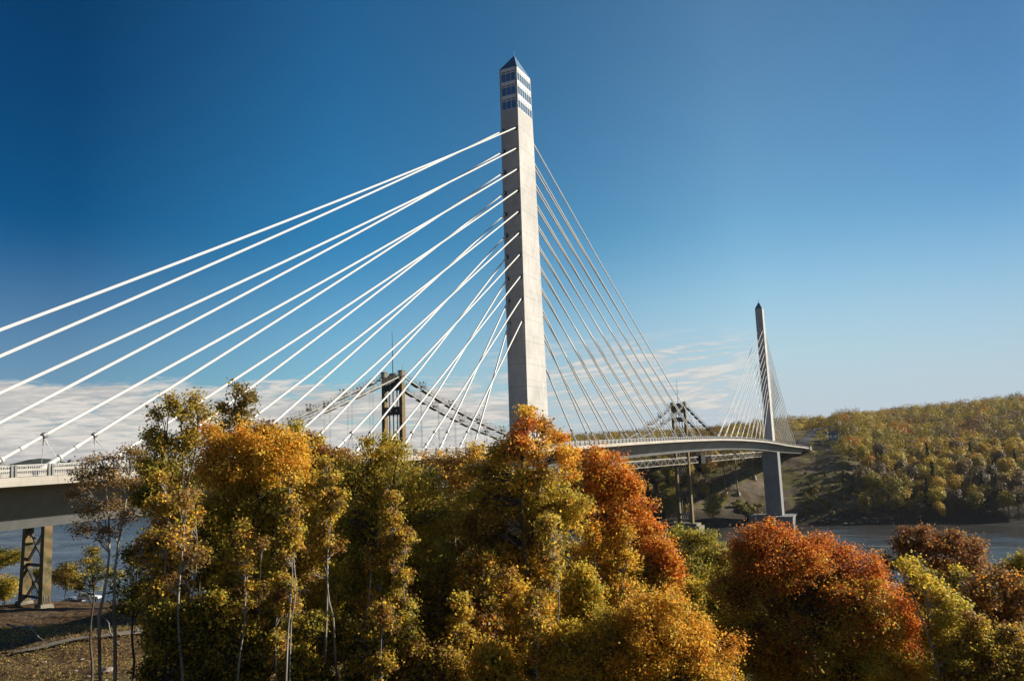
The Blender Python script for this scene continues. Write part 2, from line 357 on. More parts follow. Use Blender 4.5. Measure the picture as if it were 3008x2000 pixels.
for s in (-1, 1):
    sweep([(s*6.9, .368), (s*6.75, .370)][::s], 'lane_marking', M_line, bridge, False)
# railings
px_posts = np.arange(-145.3, 500, 2.93)
near_posts = set(np.argsort(np.hypot(px_posts-CAM[0], -8.7-CAM[1]))[:50].tolist())
for s in (-1, 1):
    b = MB()
    for zz, r in ((1.60, .04), (1.50, .02), (1.15, .02), (.76, .02)):
        b.tube([(x, s*8.45, float(zdk(x))+zz) for x in xs], r, 6)
    for x in np.arange(-146, 500, .146 if s < 0 else .3):
        z = float(zdk(x)); 
        if x > 200 and int(x*10) % 2: continue
        b.box(x-.012, x+.012, s*8.45-.012, s*8.45+.012, z+.72, z+1.58)
    rail = b.build('railing', M_galv, bridge)
    rest = MB()
    for i, x in enumerate(px_posts):
        z = float(zdk(x)); b = MB() if i in near_posts else rest
        for dx in (0,):
            b.hexa([(x-.09, s*8.62-.0, z+.692), (x+.09, s*8.62, z+.692), (x+.09, s*8.38, z+.692), (x-.09, s*8.38, z+.692)], [(x-.07, s*8.52, z+1.66), (x+.07, s*8.52, z+1.66), (x+.07, s*8.38, z+1.66), (x-.07, s*8.38, z+1.66)])
            b.hexa([(x+.20, s*8.62-.0, z+.692), (x+.36, s*8.62, z+.692), (x+.36, s*8.38, z+.692), (x+.20, s*8.38, z+.692)], [(x+.22, s*8.52, z+1.66), (x+.34, s*8.52, z+1.66), (x+.34, s*8.38, z+1.66), (x+.22, s*8.38, z+1.66)])
        if b is not rest: b.build('rail_post', M_post, rail)
    o = rest.build('rail_post', M_post, rail); o['kind'] = 'stuff'
# abutments
for x0, x1 in ((-150, -144.2), (495.5, 503)):
    b = MB(); z = float(zdk((x0+x1)/2)); b.box(x0, x1, -9.3, 9.3, z-9, z-.47)
    for s in (-1, 1): b.hexa([(x0, s*9.6-.25, z-9), (x1, s*9.6-.25, z-9), (x1, s*9.6+.25, z-9), (x0, s*9.6+.25, z-9)], [(x0, s*9.6-.25, z+1.7), (x1, s*9.6-.25, z+1.7), (x1, s*9.6+.25, z+1.7), (x0, s*9.6+.25, z+1.7)])
    b.build('abutment', M_fas, bridge)

# pylons
HT, ZW0 = 83.3, 73.55
def WL(z): t = z/HT; return 4.36-.10*t, 10.65-3.32*t
def shaft(X, dz, top, obs):
    b = MB(); w0, l0 = WL(-1.5); w1, l1 = WL(top)
    rect = lambda w, l, z: [(X-l/2, -w/2, z), (X+l/2, -w/2, z), (X+l/2, w/2, z), (X-l/2, w/2, z)]
    b.hexa(rect(w0, l0, float(zdk(X))+.3), rect(w1, l1, top+dz))
    return b.build('pylon', M_pyl, bridge)
for X, dz in ((0., 0.), (354., -1.66)):
    p = shaft(X, dz, ZW0 if X == 0 else HT, X == 0)
    if X == 0: p['label'] = 'nearer and taller looking pylon rising out of the trees'
    else: p['label'] = 'far pylon standing across the river'
    # wall pier under the deck, pile cap
    b = MB(); zt = float(zdk(X))-3.6; zb_ = -45.95 if X else float(ground(0, 0))-2
    rect = lambda w, l, z: [(X-l/2, -w/2+.5, z), (X+l/2, -w/2+.5, z), (X+l/2, w/2+.5, z), (X-l/2, w/2+.5, z)]
    b.hexa(rect(9.0, 10.6, zb_), rect(9.3, 10.9, zt)); b.build('pier', M_pier, bridge)
    if X:
        b = MB(); b.box(343, 366, -10.5, 14.5, WATER-4, -46.6); b.box(342.6, 366.4, -10.9, 14.9, -46.6, -45.95); b.build('pile_cap', M_pier, bridge)
    # cable sockets
    for k in range(10):
        z = 69.05-4.7547*k; w, l = WL(z)
        for y in (-1.51, 1.51):
            for s in (-1, 1):
                sl_ = (69-3.1*k-2)/(125-11.1*k) if s < 0 else (69-4.75*k-2)/(165-14.36*k)
                dvec = Vector((s, 0, -min(sl_, 2.)*1.)).normalized(); o_ = Vector((X+s*(l/2-.35), y, z+dz))
                b = MB(); b.tube([o_, o_+dvec*.75], .36, 12); b.build('cable_socket', M_socket, p)
    if X == 0:
        # slots in the sunny face above the deck
        for xx in (-1.2, 1.7, 4.6): b = MB(); b.box(X+xx-.22, X+xx+.22, -WL(3)[0]/2-.004, -WL(3)[0]/2+.25, 4.5, 5.7); b.build('slot', M_socket, p)
    # roof
    z0 = HT+dz; w, l = WL(HT); w += .12; l += .12
    rect4 = [(X-l/2, -w/2, z0+.012), (X+l/2, -w/2, z0+.012), (X+l/2, w/2, z0+.012), (X-l/2, w/2, z0+.012)]
    b = MB(); ap = (X, 0, 88.0+dz); b.add(rect4+[ap], [(3, 2, 1, 0), (0, 1, 4), (1, 2, 4), (2, 3, 4), (3, 0, 4)])
    b.tube([(X, 0, 87.7+dz), (X, 0, 88.9+dz)], .05, 5)
    b.build('pyramid_roof', M_roof, p)
    if X: 
        b = MB(); b.tube([(X, 0, 88.6+dz), (X, 0, 89.9+dz)], .10, 5); b.build('beacon', M_ring, p)
# observatory: cladding, storeys of glass, mullions
obs = MB(); w0, l0 = WL(ZW0); w1, l1 = WL(HT)
obs.hexa([(-l0/2+.25, -w0/2+.25, ZW0), (l0/2-.25, -w0/2+.25, ZW0), (l0/2-.25, w0/2-.25, ZW0), (-l0/2+.25, w0/2-.25, ZW0)],
         [(-l1/2+.25, -w1/2+.25, HT), (l1/2-.25, -w1/2+.25, HT), (l1/2-.25, w1/2-.25, HT), (-l1/2+.25, w1/2-.25, HT)])
core = obs.build('observatory', M_socket, bridge)
st_h = (HT-ZW0)/3
def face_pt(face, u, z, out):
    w, l = WL(z)
    if face == 'n-': return (-l/2+l*u, -w/2-out, z)
    if face == 'n+': return (l/2-l*u, w/2+out, z)
    if face == 'e-': return (-l/2-out, w/2-w*u, z)
    return (l/2+out, -w/2+w*u, z)
def quadbox(b, face, u0, u1, z0, z1, o0, o1):
    P = [face_pt(face, u, z, o) for z in (z0, z1) for (u, o) in ((u0, o1), (u1, o1), (u1, o0), (u0, o0))]
    b.hexa(P[:4], P[4:])
clad = MB(); corner = MB()
for face, nw in (('n-', 6), ('n+', 6), ('e-', 3), ('e+', 3)):
    mx = .04 if nw == 6 else .10
    for s_, (u0, u1) in enumerate(((0, mx), (1-mx, 1))):
        quadbox(corner if nw == 3 else clad, face, u0, u1, ZW0, HT, -.3, .0)
    for k in range(3):
        z0 = ZW0+k*st_h; zs_ = z0+.12; zt = z0+st_h*.62
        quadbox(clad, face, mx, 1-mx, z0, zs_, -.24, -.004); quadbox(clad, face, mx, 1-mx, zt, zt+.22, -.24, -.004)
        # transom boxes leave small dark openings above each window
        quadbox(clad, face, mx, 1-mx, zt+.50, z0+st_h, -.24, -.004)
        du = (1-2*mx)/nw; mw = .10*du if nw == 6 else .07*du
        for i in range(nw+1):
            u = mx+du*i; u0 = max(mx, u-mw/2); u1 = min(1-mx, u+mw/2)
            quadbox(clad, face, u0, u1, zs_, zt, -.12, -.01); quadbox(clad, face, max(mx, u-mw*1.4), min(1-mx, u+mw*1.4), zt+.22, zt+.50, -.22, -.01)
        for i in range(nw):
            b = MB(); quadbox(b, face, mx+du*(i+.06), mx+du*(i+.94), zs_, zt, -.14, -.05)
            b.build('window', M_glass, core)
clad.build('cladding', M_clad, core); corner.build('corner_column', M_pyl, core)

# stays
def stay(X, dz, s, k, col, far):
    """s=-1 towards the back span of this pylon's picture-left side, +1 to the right"""
    z = 69.05-4.7547*k; w, l = WL(z); y0 = -1.51 if col == 0 else 1.51; ya = -.43 if col == 0 else .43
    P0 = Vector((X+s*l/2-s*.1, y0, z+dz))
    kk = 9-k
    back = (s < 0) == (X == 0)
    if back:
        cx = (22.2 if col else 27.75)+11.1*kk; xc = X+s*cx; zc = float(zdk(xc))+.42+3.75
        Pc = Vector((xc, ya, zc)); d = (Pc-P0).normalized(); t = (zc-(float(zdk(xc))+.3))/-d.z; PA = Pc+d*t
        # the deck slopes; extend to it
        PA = Pc+d*((Pc.z-float(zdk(PA.x))-.3)/-d.z)
    else:
        cx = 28.8+7.18*(2*kk+(0 if col else 1)); xa = X+s*cx; PA = Vector((xa, ya, float(zdk(xa))+.3)); d = (PA-P0).normalized(); Pc = PA-d*(3.3/-d.z)
    Lc = (Pc-P0).length; n = 10 if far else 24
    sag = Lc*Lc*.000035
    pts = []
    for t in [0, .004]+[i/n for i in range(1, n)]+[.996, 1]:
        q = P0.lerp(Pc, t); q.z -= 4*sag*t*(1-t); pts.append(q)
    b = MB(); r = .165 if back else .16
    b.tube(pts, r, 6 if far else 10)
    pipe = b.build('stay_cable', M_white, bridge, smooth=True)
    b = MB(); b.tube([Pc-d*.14, Pc+d*.14], r*1.75, 10); b.build('collar', M_ring, pipe)
    mid = Pc+d*((PA-Pc).length*.52)
    b = MB(); b.tube([Pc+d*.14, mid], r*.92, 8); b.tube([Pc+d*((PA-Pc).length*.22), Pc+d*((PA-Pc).length*.30)], r*1.25, 10); b.build('sleeve', M_white, pipe)
    b = MB(); b.tube([mid-d*.1, mid+d*.1], r*1.9, 10); b.tube([mid+d*.1, PA+d*.3], r*1.45, 10); b.build('guide_pipe', M_guide, pipe)
    if not far:
        b = MB()
        for yy in (-1.5, 1.5):
            foot = Vector((Pc.x-s*1.1, yy, float(zdk(Pc.x))+1.35)); b.tube([Pc-Vector((0, 0, .25)), foot], .028, 5)
            b.tube([Pc-Vector((0, 0, .25)), Pc.lerp(foot, .22)-Vector((0, 0, .2))], .065, 6)
        b.build('damper', M_guide, pipe)
for X, dz in ((0., 0.), (354., -1.66)):
    for s in (-1, 1):
        for k in range(10):
            for col in (0, 1): stay(X, dz, s, k, col, X > 0)

# floodlights on the median and vehicles on the bridge
for i, x in enumerate((-116.2, -109.8, -103.6, -97.5)):
    z = float(zdk(x))+1.35; t = empty('floodlight', (x, -1.52, z), ('floodlight on the median barrier, %s' % ('first from the left edge of the photo', 'second from the left edge', 'third from the left edge', 'closest to the tall poplar')[i]), 'floodlight', 'floodlights on the median barrier')
    b = MB(); b.tube([(x, -1.52, z), (x, -1.52, z+.25)], .04, 6); b.build('bracket', M_post, t)
    b = MB(); b.hexa([(x-.25, -1.75, z+.22), (x+.15, -1.75, z+.22), (x+.15, -1.3, z+.22), (x-.25, -1.3, z+.22)], [(x-.05, -1.75, z+.55), (x+.32, -1.75, z+.42), (x+.32, -1.3, z+.42), (x-.05, -1.3, z+.55)]); b.build('lamp_head', M_post, t)
M_red = mat('tail_lamp_red', (.35, .01, .01), .3)
M_tyre = mat('tyre', (.02, .02, .02), .85); M_rim = mat('wheel_rim', (.45, .45, .46), .35, .8); M_lamp = mat('head_lamp', (.8, .8, .78), .15)
def vehicle(name, loc, rz, paint, label, cat, L_=4.7, H=1.72, Wd=1.8, wagon=True, group=None):
    t = empty(name, loc, label, cat, group); t.rotation_euler = (0, 0, rz)
    side = [(-L_/2, .45), (-L_/2, .78), (-L_/2+.12, 1.02), (L_/2-1.25, 1.06), (L_/2-.18, .86), (L_/2, .62), (L_/2, .38), (L_/2-.3, .28), (-L_/2+.3, .28)]
    roof = [(-L_/2+.14, 1.02), (-L_/2+.42, H-.08), (-L_/2+1.0, H), (.15, H), (.55, H-.06), (L_/2-1.35, 1.04)] if wagon else [(-L_/2+.7, 1.02), (-L_/2+1.35, H-.05), (-.3, H), (.3, H-.05), (L_/2-1.5, 1.04)]
    def prism(pts, w0, w1, zr, name_, m_):
        b = MB(); n = len(pts); Vv = []
        for sy in (-1, 1):
            for x, z in pts:
                w_ = w0+(w1-w0)*max(0, (z-zr)/(H-zr)); Vv.append((x, sy*w_/2, z))
        Ff = [tuple(range(n)), tuple(range(2*n-1, n-1, -1))]+[(i, i+n, (i+1) % n+n, (i+1) % n) for i in range(n)]
        b.add(Vv, Ff); o = b.build(name_, m_, t, origin=(0, 0, 0))
        md = o.modifiers.new('b', 'BEVEL'); md.width = .05; md.segments = 2; return o
    prism(side, Wd, Wd, 5, 'body', paint); prism(roof, Wd-.06, Wd-.42, 1.03, 'cabin', M_glass)
    b = MB(); ztop = H+.012
    xs_ = [p[0] for p in roof]; b.box(xs_[1]+.1, xs_[-2]-.05, -(Wd-.44)/2, (Wd-.44)/2, H-.06, ztop); b.build('roof', paint, t, origin=(0, 0, 0))
    b = MB()
    for sy in (-1, 1):
        for x in (roof[0][0]+.75, -.15, roof[-1][0]-.55): b.beam((x, sy*(Wd-.06)/2, 1.04), (x*.96-.06, sy*(Wd-.42)/2, H-.04), .07, .05)
    b.build('pillar', paint, t, origin=(0, 0, 0))
    for sx_ in (-1, 1):
        for sy in (-1, 1):
            b = MB(); cx = sx_*(L_/2-.85); b.tube([(cx, sy*(Wd/2-.2), .34), (cx, sy*(Wd/2+.01), .34)], .34, 16); wh = b.build('wheel', M_tyre, t, origin=(0, 0, 0))
            b = MB(); b.tube([(cx, sy*(Wd/2+.0), .34), (cx, sy*(Wd/2+.02), .34)], .2, 12); b.build('rim', M_rim, wh, origin=(0, 0, 0))
            b = MB(); b.box(sx_*L_/2-.03, sx_*L_/2+.02, sy*(Wd/2-.4)-.14, sy*(Wd/2-.4)+.14, .62, .78); b.build('headlight' if sx_ > 0 else 'tail_light', M_lamp if sx_ > 0 else M_red, t, origin=(0, 0, 0))
    return t
P_white = mat('white_paint', (.72, .72, .70), .3); P_dark = mat('dark_paint', (.03, .035, .05), .25); P_grey = mat('grey_paint', (.25, .26, .28), .3)
vehicle('car', (31.5, 4.6, float(zdk(31.5))+.41), 0, P_dark, 'dark car on the bridge deck just right of the near pylon', 'car', wagon=False, H=1.5)
vehicle('car', (329, -4.6, float(zdk(329))+.41), 0, P_white, 'small white car on the bridge deck by the far pylon', 'car', wagon=False, H=1.5)

# ------------------------------------------------------------------ the old suspension bridge
OA = np.array([.9911, -.1324]); ON = np.array([.1324, .9911]); OS = np.array([57.7, 74.7])
def ob(s, n, z): q = OS+OA*s+ON*n; return (float(q[0]), float(q[1]), float(z))
old = empty('suspension_bridge', ob(0, 0, WATER), 'old rusty steel suspension bridge behind the new one', 'bridge')
HW = 3.75
def obox(b, s0, s1, n0, n1, z0, z1):
    b.hexa([ob(s0, n0, z0), ob(s1, n0, z0), ob(s1, n1, z0), ob(s0, n1, z0)], [ob(s0, n0, z1), ob(s1, n0, z1), ob(s1, n1, z1), ob(s0, n1, z1)])
for S, top, lab in ((0, 24.2, 'nearer rusty steel tower'), (244, 21.4, 'farther steel tower standing in the river')):
    tw = MB(); obox(tw, S-.5, S+.5, -HW, HW, top-3.2, top-2.2)
    tw = tw.build('tower', M_dsteel, old); tw['label'] = lab
    for n in (-HW, HW):
        b = MB()
        lw = .62
        b.hexa([ob(S-1.25, n-lw*1.3, -46), ob(S+1.25, n-lw*1.3, -46), ob(S+1.25, n+lw*1.3, -46), ob(S-1.25, n+lw*1.3, -46)], [ob(S-.65, n-lw, top), ob(S+.65, n-lw, top), ob(S+.65, n+lw, top), ob(S-.65, n+lw, top)])
        for q in (-1, 1):
            b.hexa([ob(S-1.34, n+q*.4-.12, -46), ob(S+1.34, n+q*.4-.12, -46), ob(S+1.34, n+q*.4+.12, -46), ob(S-1.34, n+q*.4+.12, -46)], [ob(S-.73, n+q*.3-.1, top), ob(S+.73, n+q*.3-.1, top), ob(S+.73, n+q*.3+.1, top), ob(S-.73, n+q*.3+.1, top)])
        b.build('leg', M_rust, tw)
        b = MB(); obox(b, S-.95, S+.95, n-.95, n+.95, top, top+.3); obox(b, S-.75, S+.75, n-.75, n+.75, top+.3, top+1.6); obox(b, S-.95, S+.95, n-.9, n+.9, top+1.6, top+1.85)
        b.tube([ob(S+.4, n, top+2), ob(S+.4, n, top+4)], .05, 5)
        b.build('saddle_housing', M_oldc if S == 0 else M_rust, tw)
    for z0, z1 in ((top-4.4, top-.2), (11.9, 14.5), (-.5, 3.8)):   # portal and lattice struts
        b = MB()
        for q in (-.6, .6):
            obox(b, S+q-.1, S+q+.1, -HW+.6, HW-.6, z1-.5, z1); obox(b, S+q-.1, S+q+.1, -HW+.6, HW-.6, z0, z0+.5)
            nseg = 5
            for i in range(nseg):
                a0 = -HW+.6+(2*HW-1.2)*i/nseg; a1 = -HW+.6+(2*HW-1.2)*(i+1)/nseg
                b.beam(ob(S+q, a0, z0+.3), ob(S+q, a1, z1-.3), .42); b.beam(ob(S+q, a0, z1-.3), ob(S+q, a1, z0+.3), .42)
        b.build('cross_strut', M_dsteel, tw)
    for (za, zb_) in ((-17.5, -13.5), (-30.5, -28), (-44, -40.5)):
        b = MB()
        for zz in (za, zb_): obox(b, S-.6, S+.6, -HW, HW, zz-.25, zz+.25)
        for i in range(6):
            a0 = -HW+2*HW*i/6; a1 = -HW+2*HW*(i+1)/6; b.beam(ob(S, a0, za), ob(S, a1, zb_), .3); b.beam(ob(S, a0, zb_), ob(S, a1, za), .3)
        b.build('cross_strut', M_dsteel, tw)
    for n in (-1.7, 0, 1.7):
        b = MB(); obox(b, S-.2, S+.2, n-.16, n+.16, -8, top-3.8); b.build('mullion', M_dsteel, tw)
        if n: 
            b = MB(); obox(b, S-.25, S+.25, n-.18, n+.18, -40, -31); b.build('mullion', M_dsteel, tw)
    b = MB(); b.hexa([ob(S-.8, -2.2, top-.4), ob(S+.8, -2.2, top-.4), ob(S+.8, 2.2, top-.4), ob(S-.8, 2.2, top-.4)], [ob(S-.4, -.9, top+1.2), ob(S+.4, -.9, top+1.2), ob(S+.4, .9, top+1.2), ob(S-.4, .9, top+1.2)]); b.build('crest', M_dsteel, tw)
    b = MB(); b.tube([ob(S, 0, top+1), ob(S, 0, top+8), ob(S, 0, top+15)], [.17, .13, .06], 6); b.build('mast', M_dsteel, tw)
    if S:
        b = MB(); obox(b, S-4.5, S+4.5, -9, 9, WATER-4, -47); obox(b, S-3.6, S+3.6, -7.5, 7.5, -47, -45.6); b.build('pier', M_oldc, tw)
    else:
        b = MB(); obox(b, S-4, S+4, -8, 8, -60, -46); b.build('pier', M_oldc, tw)
DZ = -8.4
def cable_z(s):
    if s < 0: u = -s/107.; return 24.4+(-11.5-24.4)*u-4*1.6*u*(1-u)
    if s > 244: u = (s-244)/107.; return 21.6+(-15-21.6)*u-4*1.6*u*(1-u)
    u = s/244.; return 24.4+(21.6-24.4)*u-4*25.2*u*(1-u)
ss_c = np.concatenate([np.linspace(-107, 0, 19), np.linspace(0, 244, 50)[1:], np.linspace(244, 351, 19)[1:]])
for n, w_ in ((-HW, 'south'), (HW, 'north')):
    b = MB(); b.tube([ob(s, n, cable_z(s)) for s in ss_c], .26, 8)
    cb = b.build('main_cable', M_cable, old)
    b = MB()
    for o in (-.75, .75):
        for zz, r in ((1.55, .03), (1.0, .025)): b.tube([ob(s, n+o, cable_z(s)+zz) for s in ss_c], r, 4)
        b.tube([ob(s, n+o, cable_z(s)+.42) for s in ss_c], .055, 4)
    for s in np.arange(-105, 350, 3.05):
        for o in (-.75, .75): b.beam(ob(s, n+o, cable_z(s)+.3), ob(s, n+o, cable_z(s)+1.6), .07)
        b.beam(ob(s, n-.75, cable_z(s)+.35), ob(s, n+.75, cable_z(s)+.35), .10)
    for s in list(np.arange(-98, -8, 13.2))+list(np.arange(10, 240, 15.3)):
        for o in (-.8, .8):
            b.beam(ob(s, n+o, cable_z(s)+.4), ob(s, n+o, cable_z(s)+2.3), .10); obox(b, s-.24, s+.24, n+o-.22, n+o+.22, cable_z(s)+2.1, cable_z(s)+2.55)
            b.beam(ob(s+1.1, n+o, cable_z(s+1.1)+.4), ob(s+1.1, n+o, cable_z(s+1.1)+1.9), .10); obox(b, s+.9, s+1.3, n+o-.16, n+o+.16, cable_z(s)+1.8, cable_z(s)+2.1)
        obox(b, s-.6, s+.9, n-.45, n+.45, cable_z(s)+.45, cable_z(s)+1.2)
    b.build('catwalk', M_catw, cb)
    b = MB()
    # floor boards of the catwalk, in lengths
    for s in np.arange(-106, 349, 6.1):
        s1 = s+4.2
        b.beam(ob(s, n, cable_z(s)-.42), ob(s1, n, cable_z(s1)-.42), 1.7, .10)
    b.build('catwalk_boards', M_catw, cb)
    for s in list(np.arange(-97, -5, 9.15))+list(np.arange(9.15, 240, 9.15))+list(np.arange(253, 345, 9.15)):
        zt = cable_z(s)
        if zt-DZ < 1.2: continue
        b = MB()
        for o in (-.22, .22): b.tube([ob(s+o, n, zt), ob(s+o, n, DZ)], .028, 4)
        b.build('suspender', M_catw, old)
# stiffening truss and deck
b = MB(); obox(b, -107, 351, -HW+.3, HW-.3, DZ-1.35, DZ-1.0); b.build('deck', M_asph, old)
for n in (-HW, HW):
    b = MB(); s0, s1 = -107, 400
    b.beam(ob(s0, n, DZ), ob(s1, n, DZ-.6), .35, .34); b.beam(ob(s0, n, DZ-3.3), ob(s1, n, DZ-3.9), .35, .36)
    st_ = 4.57; i = 0; s = s0
    while s < s1-st_:
        a, c = (DZ, DZ-3.3) if i % 2 else (DZ-3.3, DZ)
        f = lambda z, q: z-.6*(q-s0)/(s1-s0)
        b.beam(ob(s, n, f(a, s)), ob(s+st_, n, f(c, s)), .26)
        if i % 2: b.beam(ob(s, n, f(DZ, s)), ob(s, n, f(DZ-3.3, s)), .2)
        s += st_; i += 1
    b.build('stiffening_truss', M_truss, old)
b = MB(); obox(b, 261, 268, -HW-1.6, -HW+1.2, DZ-4.4, DZ+.4); b.build('work_enclosure', M_tarp, old)
# trestle bents
def bent(s, base_z, top_z, hw=HW, foot=True, lab=None, w=.85):
    q = MB(); n0 = hw+.2
    for i, (za, zb_) in enumerate(((0, .46), (.46, .97))):
        z0 = base_z+1.2+(top_z-base_z-1.2)*za; z1 = base_z+1.2+(top_z-base_z-1.2)*zb_
        q.beam(ob(s, -n0, z0), ob(s, n0, z1), .5, .35); q.beam(ob(s, n0, z0), ob(s, -n0, z1), .5, .35); q.beam(ob(s, -n0, z1), ob(s, n0, z1), .5, .6)
    q.beam(ob(s, -n0, base_z+2.0), ob(s, n0, base_z+2.0), .5, .5)
    o = q.build('trestle_bent', M_dsteel, old)
    if lab: o['label'] = lab
    for n in (-1, 1):
        b = MB(); c0 = ob(s, n*(hw+.3), base_z); c1 = ob(s, n*hw, top_z)
        b.hexa([ob(s-w, n*(hw+.3)-w, base_z+.9), ob(s+w, n*(hw+.3)-w, base_z+.9), ob(s+w, n*(hw+.3)+w, base_z+.9), ob(s-w, n*(hw+.3)+w, base_z+.9)], [ob(s-w*.9, n*hw-w*.8, top_z), ob(s+w*.9, n*hw-w*.8, top_z), ob(s+w*.9, n*hw+w*.8, top_z), ob(s-w*.9, n*hw+w*.8, top_z)])
        b.build('leg', M_rust, o)
        if foot:
            b = MB(); e = 1.7; e2 = 1.15; N_ = n*(hw+.3)
            b.hexa([ob(s-e, N_-e, base_z-2), ob(s+e, N_-e, base_z-2), ob(s+e, N_+e, base_z-2), ob(s-e, N_+e, base_z-2)], [ob(s-e2, N_-e2, base_z+1.0), ob(s+e2, N_-e2, base_z+1.0), ob(s+e2, N_+e2, base_z+1.0), ob(s-e2, N_+e2, base_z+1.0)])
            b.build('footing', M_oldc, o)
            b = MB()
            for q_ in (-.6, -.2, .2, .6): b.beam(ob(s+q_, N_-w-.1, base_z+1.0), ob(s+q_*.7, N_-w+.05, base_z+2.6), .12)
            b.build('anchor_plate', M_oldc, o)
bent(-106.8, -28.2, DZ-3.3, lab='rusty yellow trestle bent standing on the near bank')
gz = lambda s: float(ground(*ob(s, 0, 0)[:2]))
for s in (328, 366, 396): bent(s, gz(s), DZ-3.6, foot=True, w=.4)
b = MB(); obox(b, -190, -107, -HW-.2, HW+.2, DZ-1.3, DZ-.9)
for n in (-HW, HW): obox(b, -190, -107, n-.3, n+.3, DZ-3.2, DZ-1.3)
b.build('approach_span', M_dsteel, old)
b = MB(); obox(b, 400, 470, -HW-.2, HW+.2, DZ-1.9, DZ-1.5)
for n in (-HW, HW): obox(b, 400, 470, n-.3, n+.3, DZ-3.8, DZ-1.9)
b.build('approach_span', M_truss, old)
# ------------------------------------------------------------------ foliage tools
GOLD = [(.62, .38, .045), (.68, .44, .065), (.54, .31, .035), (.46, .35, .05)]
ORNG = [(.58, .27, .034), (.60, .32, .044), (.50, .21, .028), (.56, .33, .045)]
RED = [(.50, .165, .028), (.44, .135, .024), (.54, .21, .032), (.37, .105, .022)]
OLIV = [(.45, .34, .042), (.38, .295, .038), (.56, .40, .055), (.32, .27, .038)]
GREEN = [(.29, .265, .036), (.36, .30, .04), (.24, .225, .032), (.43, .33, .046)]
YGRN = [(0.33, 0.28, 0.04), (0.28, 0.245, 0.036), (0.38, 0.3, 0.045), (0.22, 0.205, 0.036)]
BROWN = [(0.22, 0.125, 0.042), (0.28, 0.15, 0.046), (0.165, 0.1, 0.038), (0.2, 0.145, 0.05)]
MAROON = [(0.2, 0.068, 0.024), (0.25, 0.09, 0.028), (0.14, 0.055, 0.024), (0.27, 0.13, 0.036)]
DKGRN = [(.06, .065, .022), (.085, .085, .026), (.12, .105, .03)]
def ellip(n, shell=.5):
    v = rng.normal(size=(n, 3)); v /= np.linalg.norm(v, axis=1)[:, None]
    return v*(rng.uniform(shell**3, 1, n)**(1/3.))[:, None]
def leafquads(P, size, out=None, jit=.45, droop=0, coh=.5):
    n = len(P); nr = rng.normal(size=(n, 3)); 
    if out is not None: nr = nr*(1.3-coh)+out*coh
    nr[:, 2] += .35; nr /= np.linalg.norm(nr, axis=1)[:, None]
    a = rng.normal(size=(n, 3)); a[:, 2] -= droop*2.2; a -= nr*(a*nr).sum(1)[:, None]; a /= np.linalg.norm(a, axis=1)[:, None]; b = np.cross(nr, a)
    s = (size*rng.uniform(1-jit, 1+jit, n))[:, None]; w = (.36 if droop == 0 else .24)
    V = np.stack([P-a*s*.5, P+b*s*w-a*s*.06+nr*s*.08, P+a*s*.5, P-b*s*w-a*s*.06+nr*s*.08], 1).reshape(-1, 3)
    return V, np.arange(4*n, dtype=np.int32).reshape(n, 4)
def pick(pal, n): return np.array(pal)[rng.integers(0, len(pal), n)]
def tubes(segs, n=5):
    """segs: list of (p0, p1, r0, r1)"""
    V = []; F = []
    A = np.array([s[0] for s in segs]); B = np.array([s[1] for s in segs]); r0 = np.array([s[2] for s in segs]); r1 = np.array([s[3] for s in segs])
    d = B-A; d /= np.linalg.norm(d, axis=1)[:, None]+1e-9; ref = np.where(np.abs(d[:, 2:3]) < .9, np.array([[0, 0, 1.]]), np.array([[1., 0, 0]]))
    x = np.cross(d, ref); x /= np.linalg.norm(x, axis=1)[:, None]; y = np.cross(x, d)
    t = 2*np.pi*np.arange(n)/n; ring = x[:, None, :]*np.cos(t)[None, :, None]+y[:, None, :]*np.sin(t)[None, :, None]
    V = np.concatenate([A[:, None]+ring*r0[:, None, None], B[:, None]+ring*r1[:, None, None]], 1).reshape(-1, 3)
    k = np.arange(n); f = np.stack([k, (k+1) % n, (k+1) % n+n, k+n], 1)
    F = (f[None]+(np.arange(len(segs))*2*n)[:, None, None]).reshape(-1, 4)
    return V, F
def curve(p0, p1, r0, r1, n=6, wob=.06, lift=0):
    p0 = np.array(p0, float); p1 = np.array(p1, float); Ln = np.linalg.norm(p1-p0); out = []; prev = p0
    off = rng.normal(size=3)*wob*Ln; off2 = rng.normal(size=3)*wob*.5*Ln
    for i in range(1, n+1):
        t = i/n; q = p0+(p1-p0)*t+off*math.sin(math.pi*t)+off2*math.sin(2*math.pi*t); q[2] += lift*Ln*math.sin(math.pi*t)
        out.append((prev, q, r0+(r1-r0)*(i-1)/n, r0+(r1-r0)*i/n)); prev = q
    return out
NL = [0]
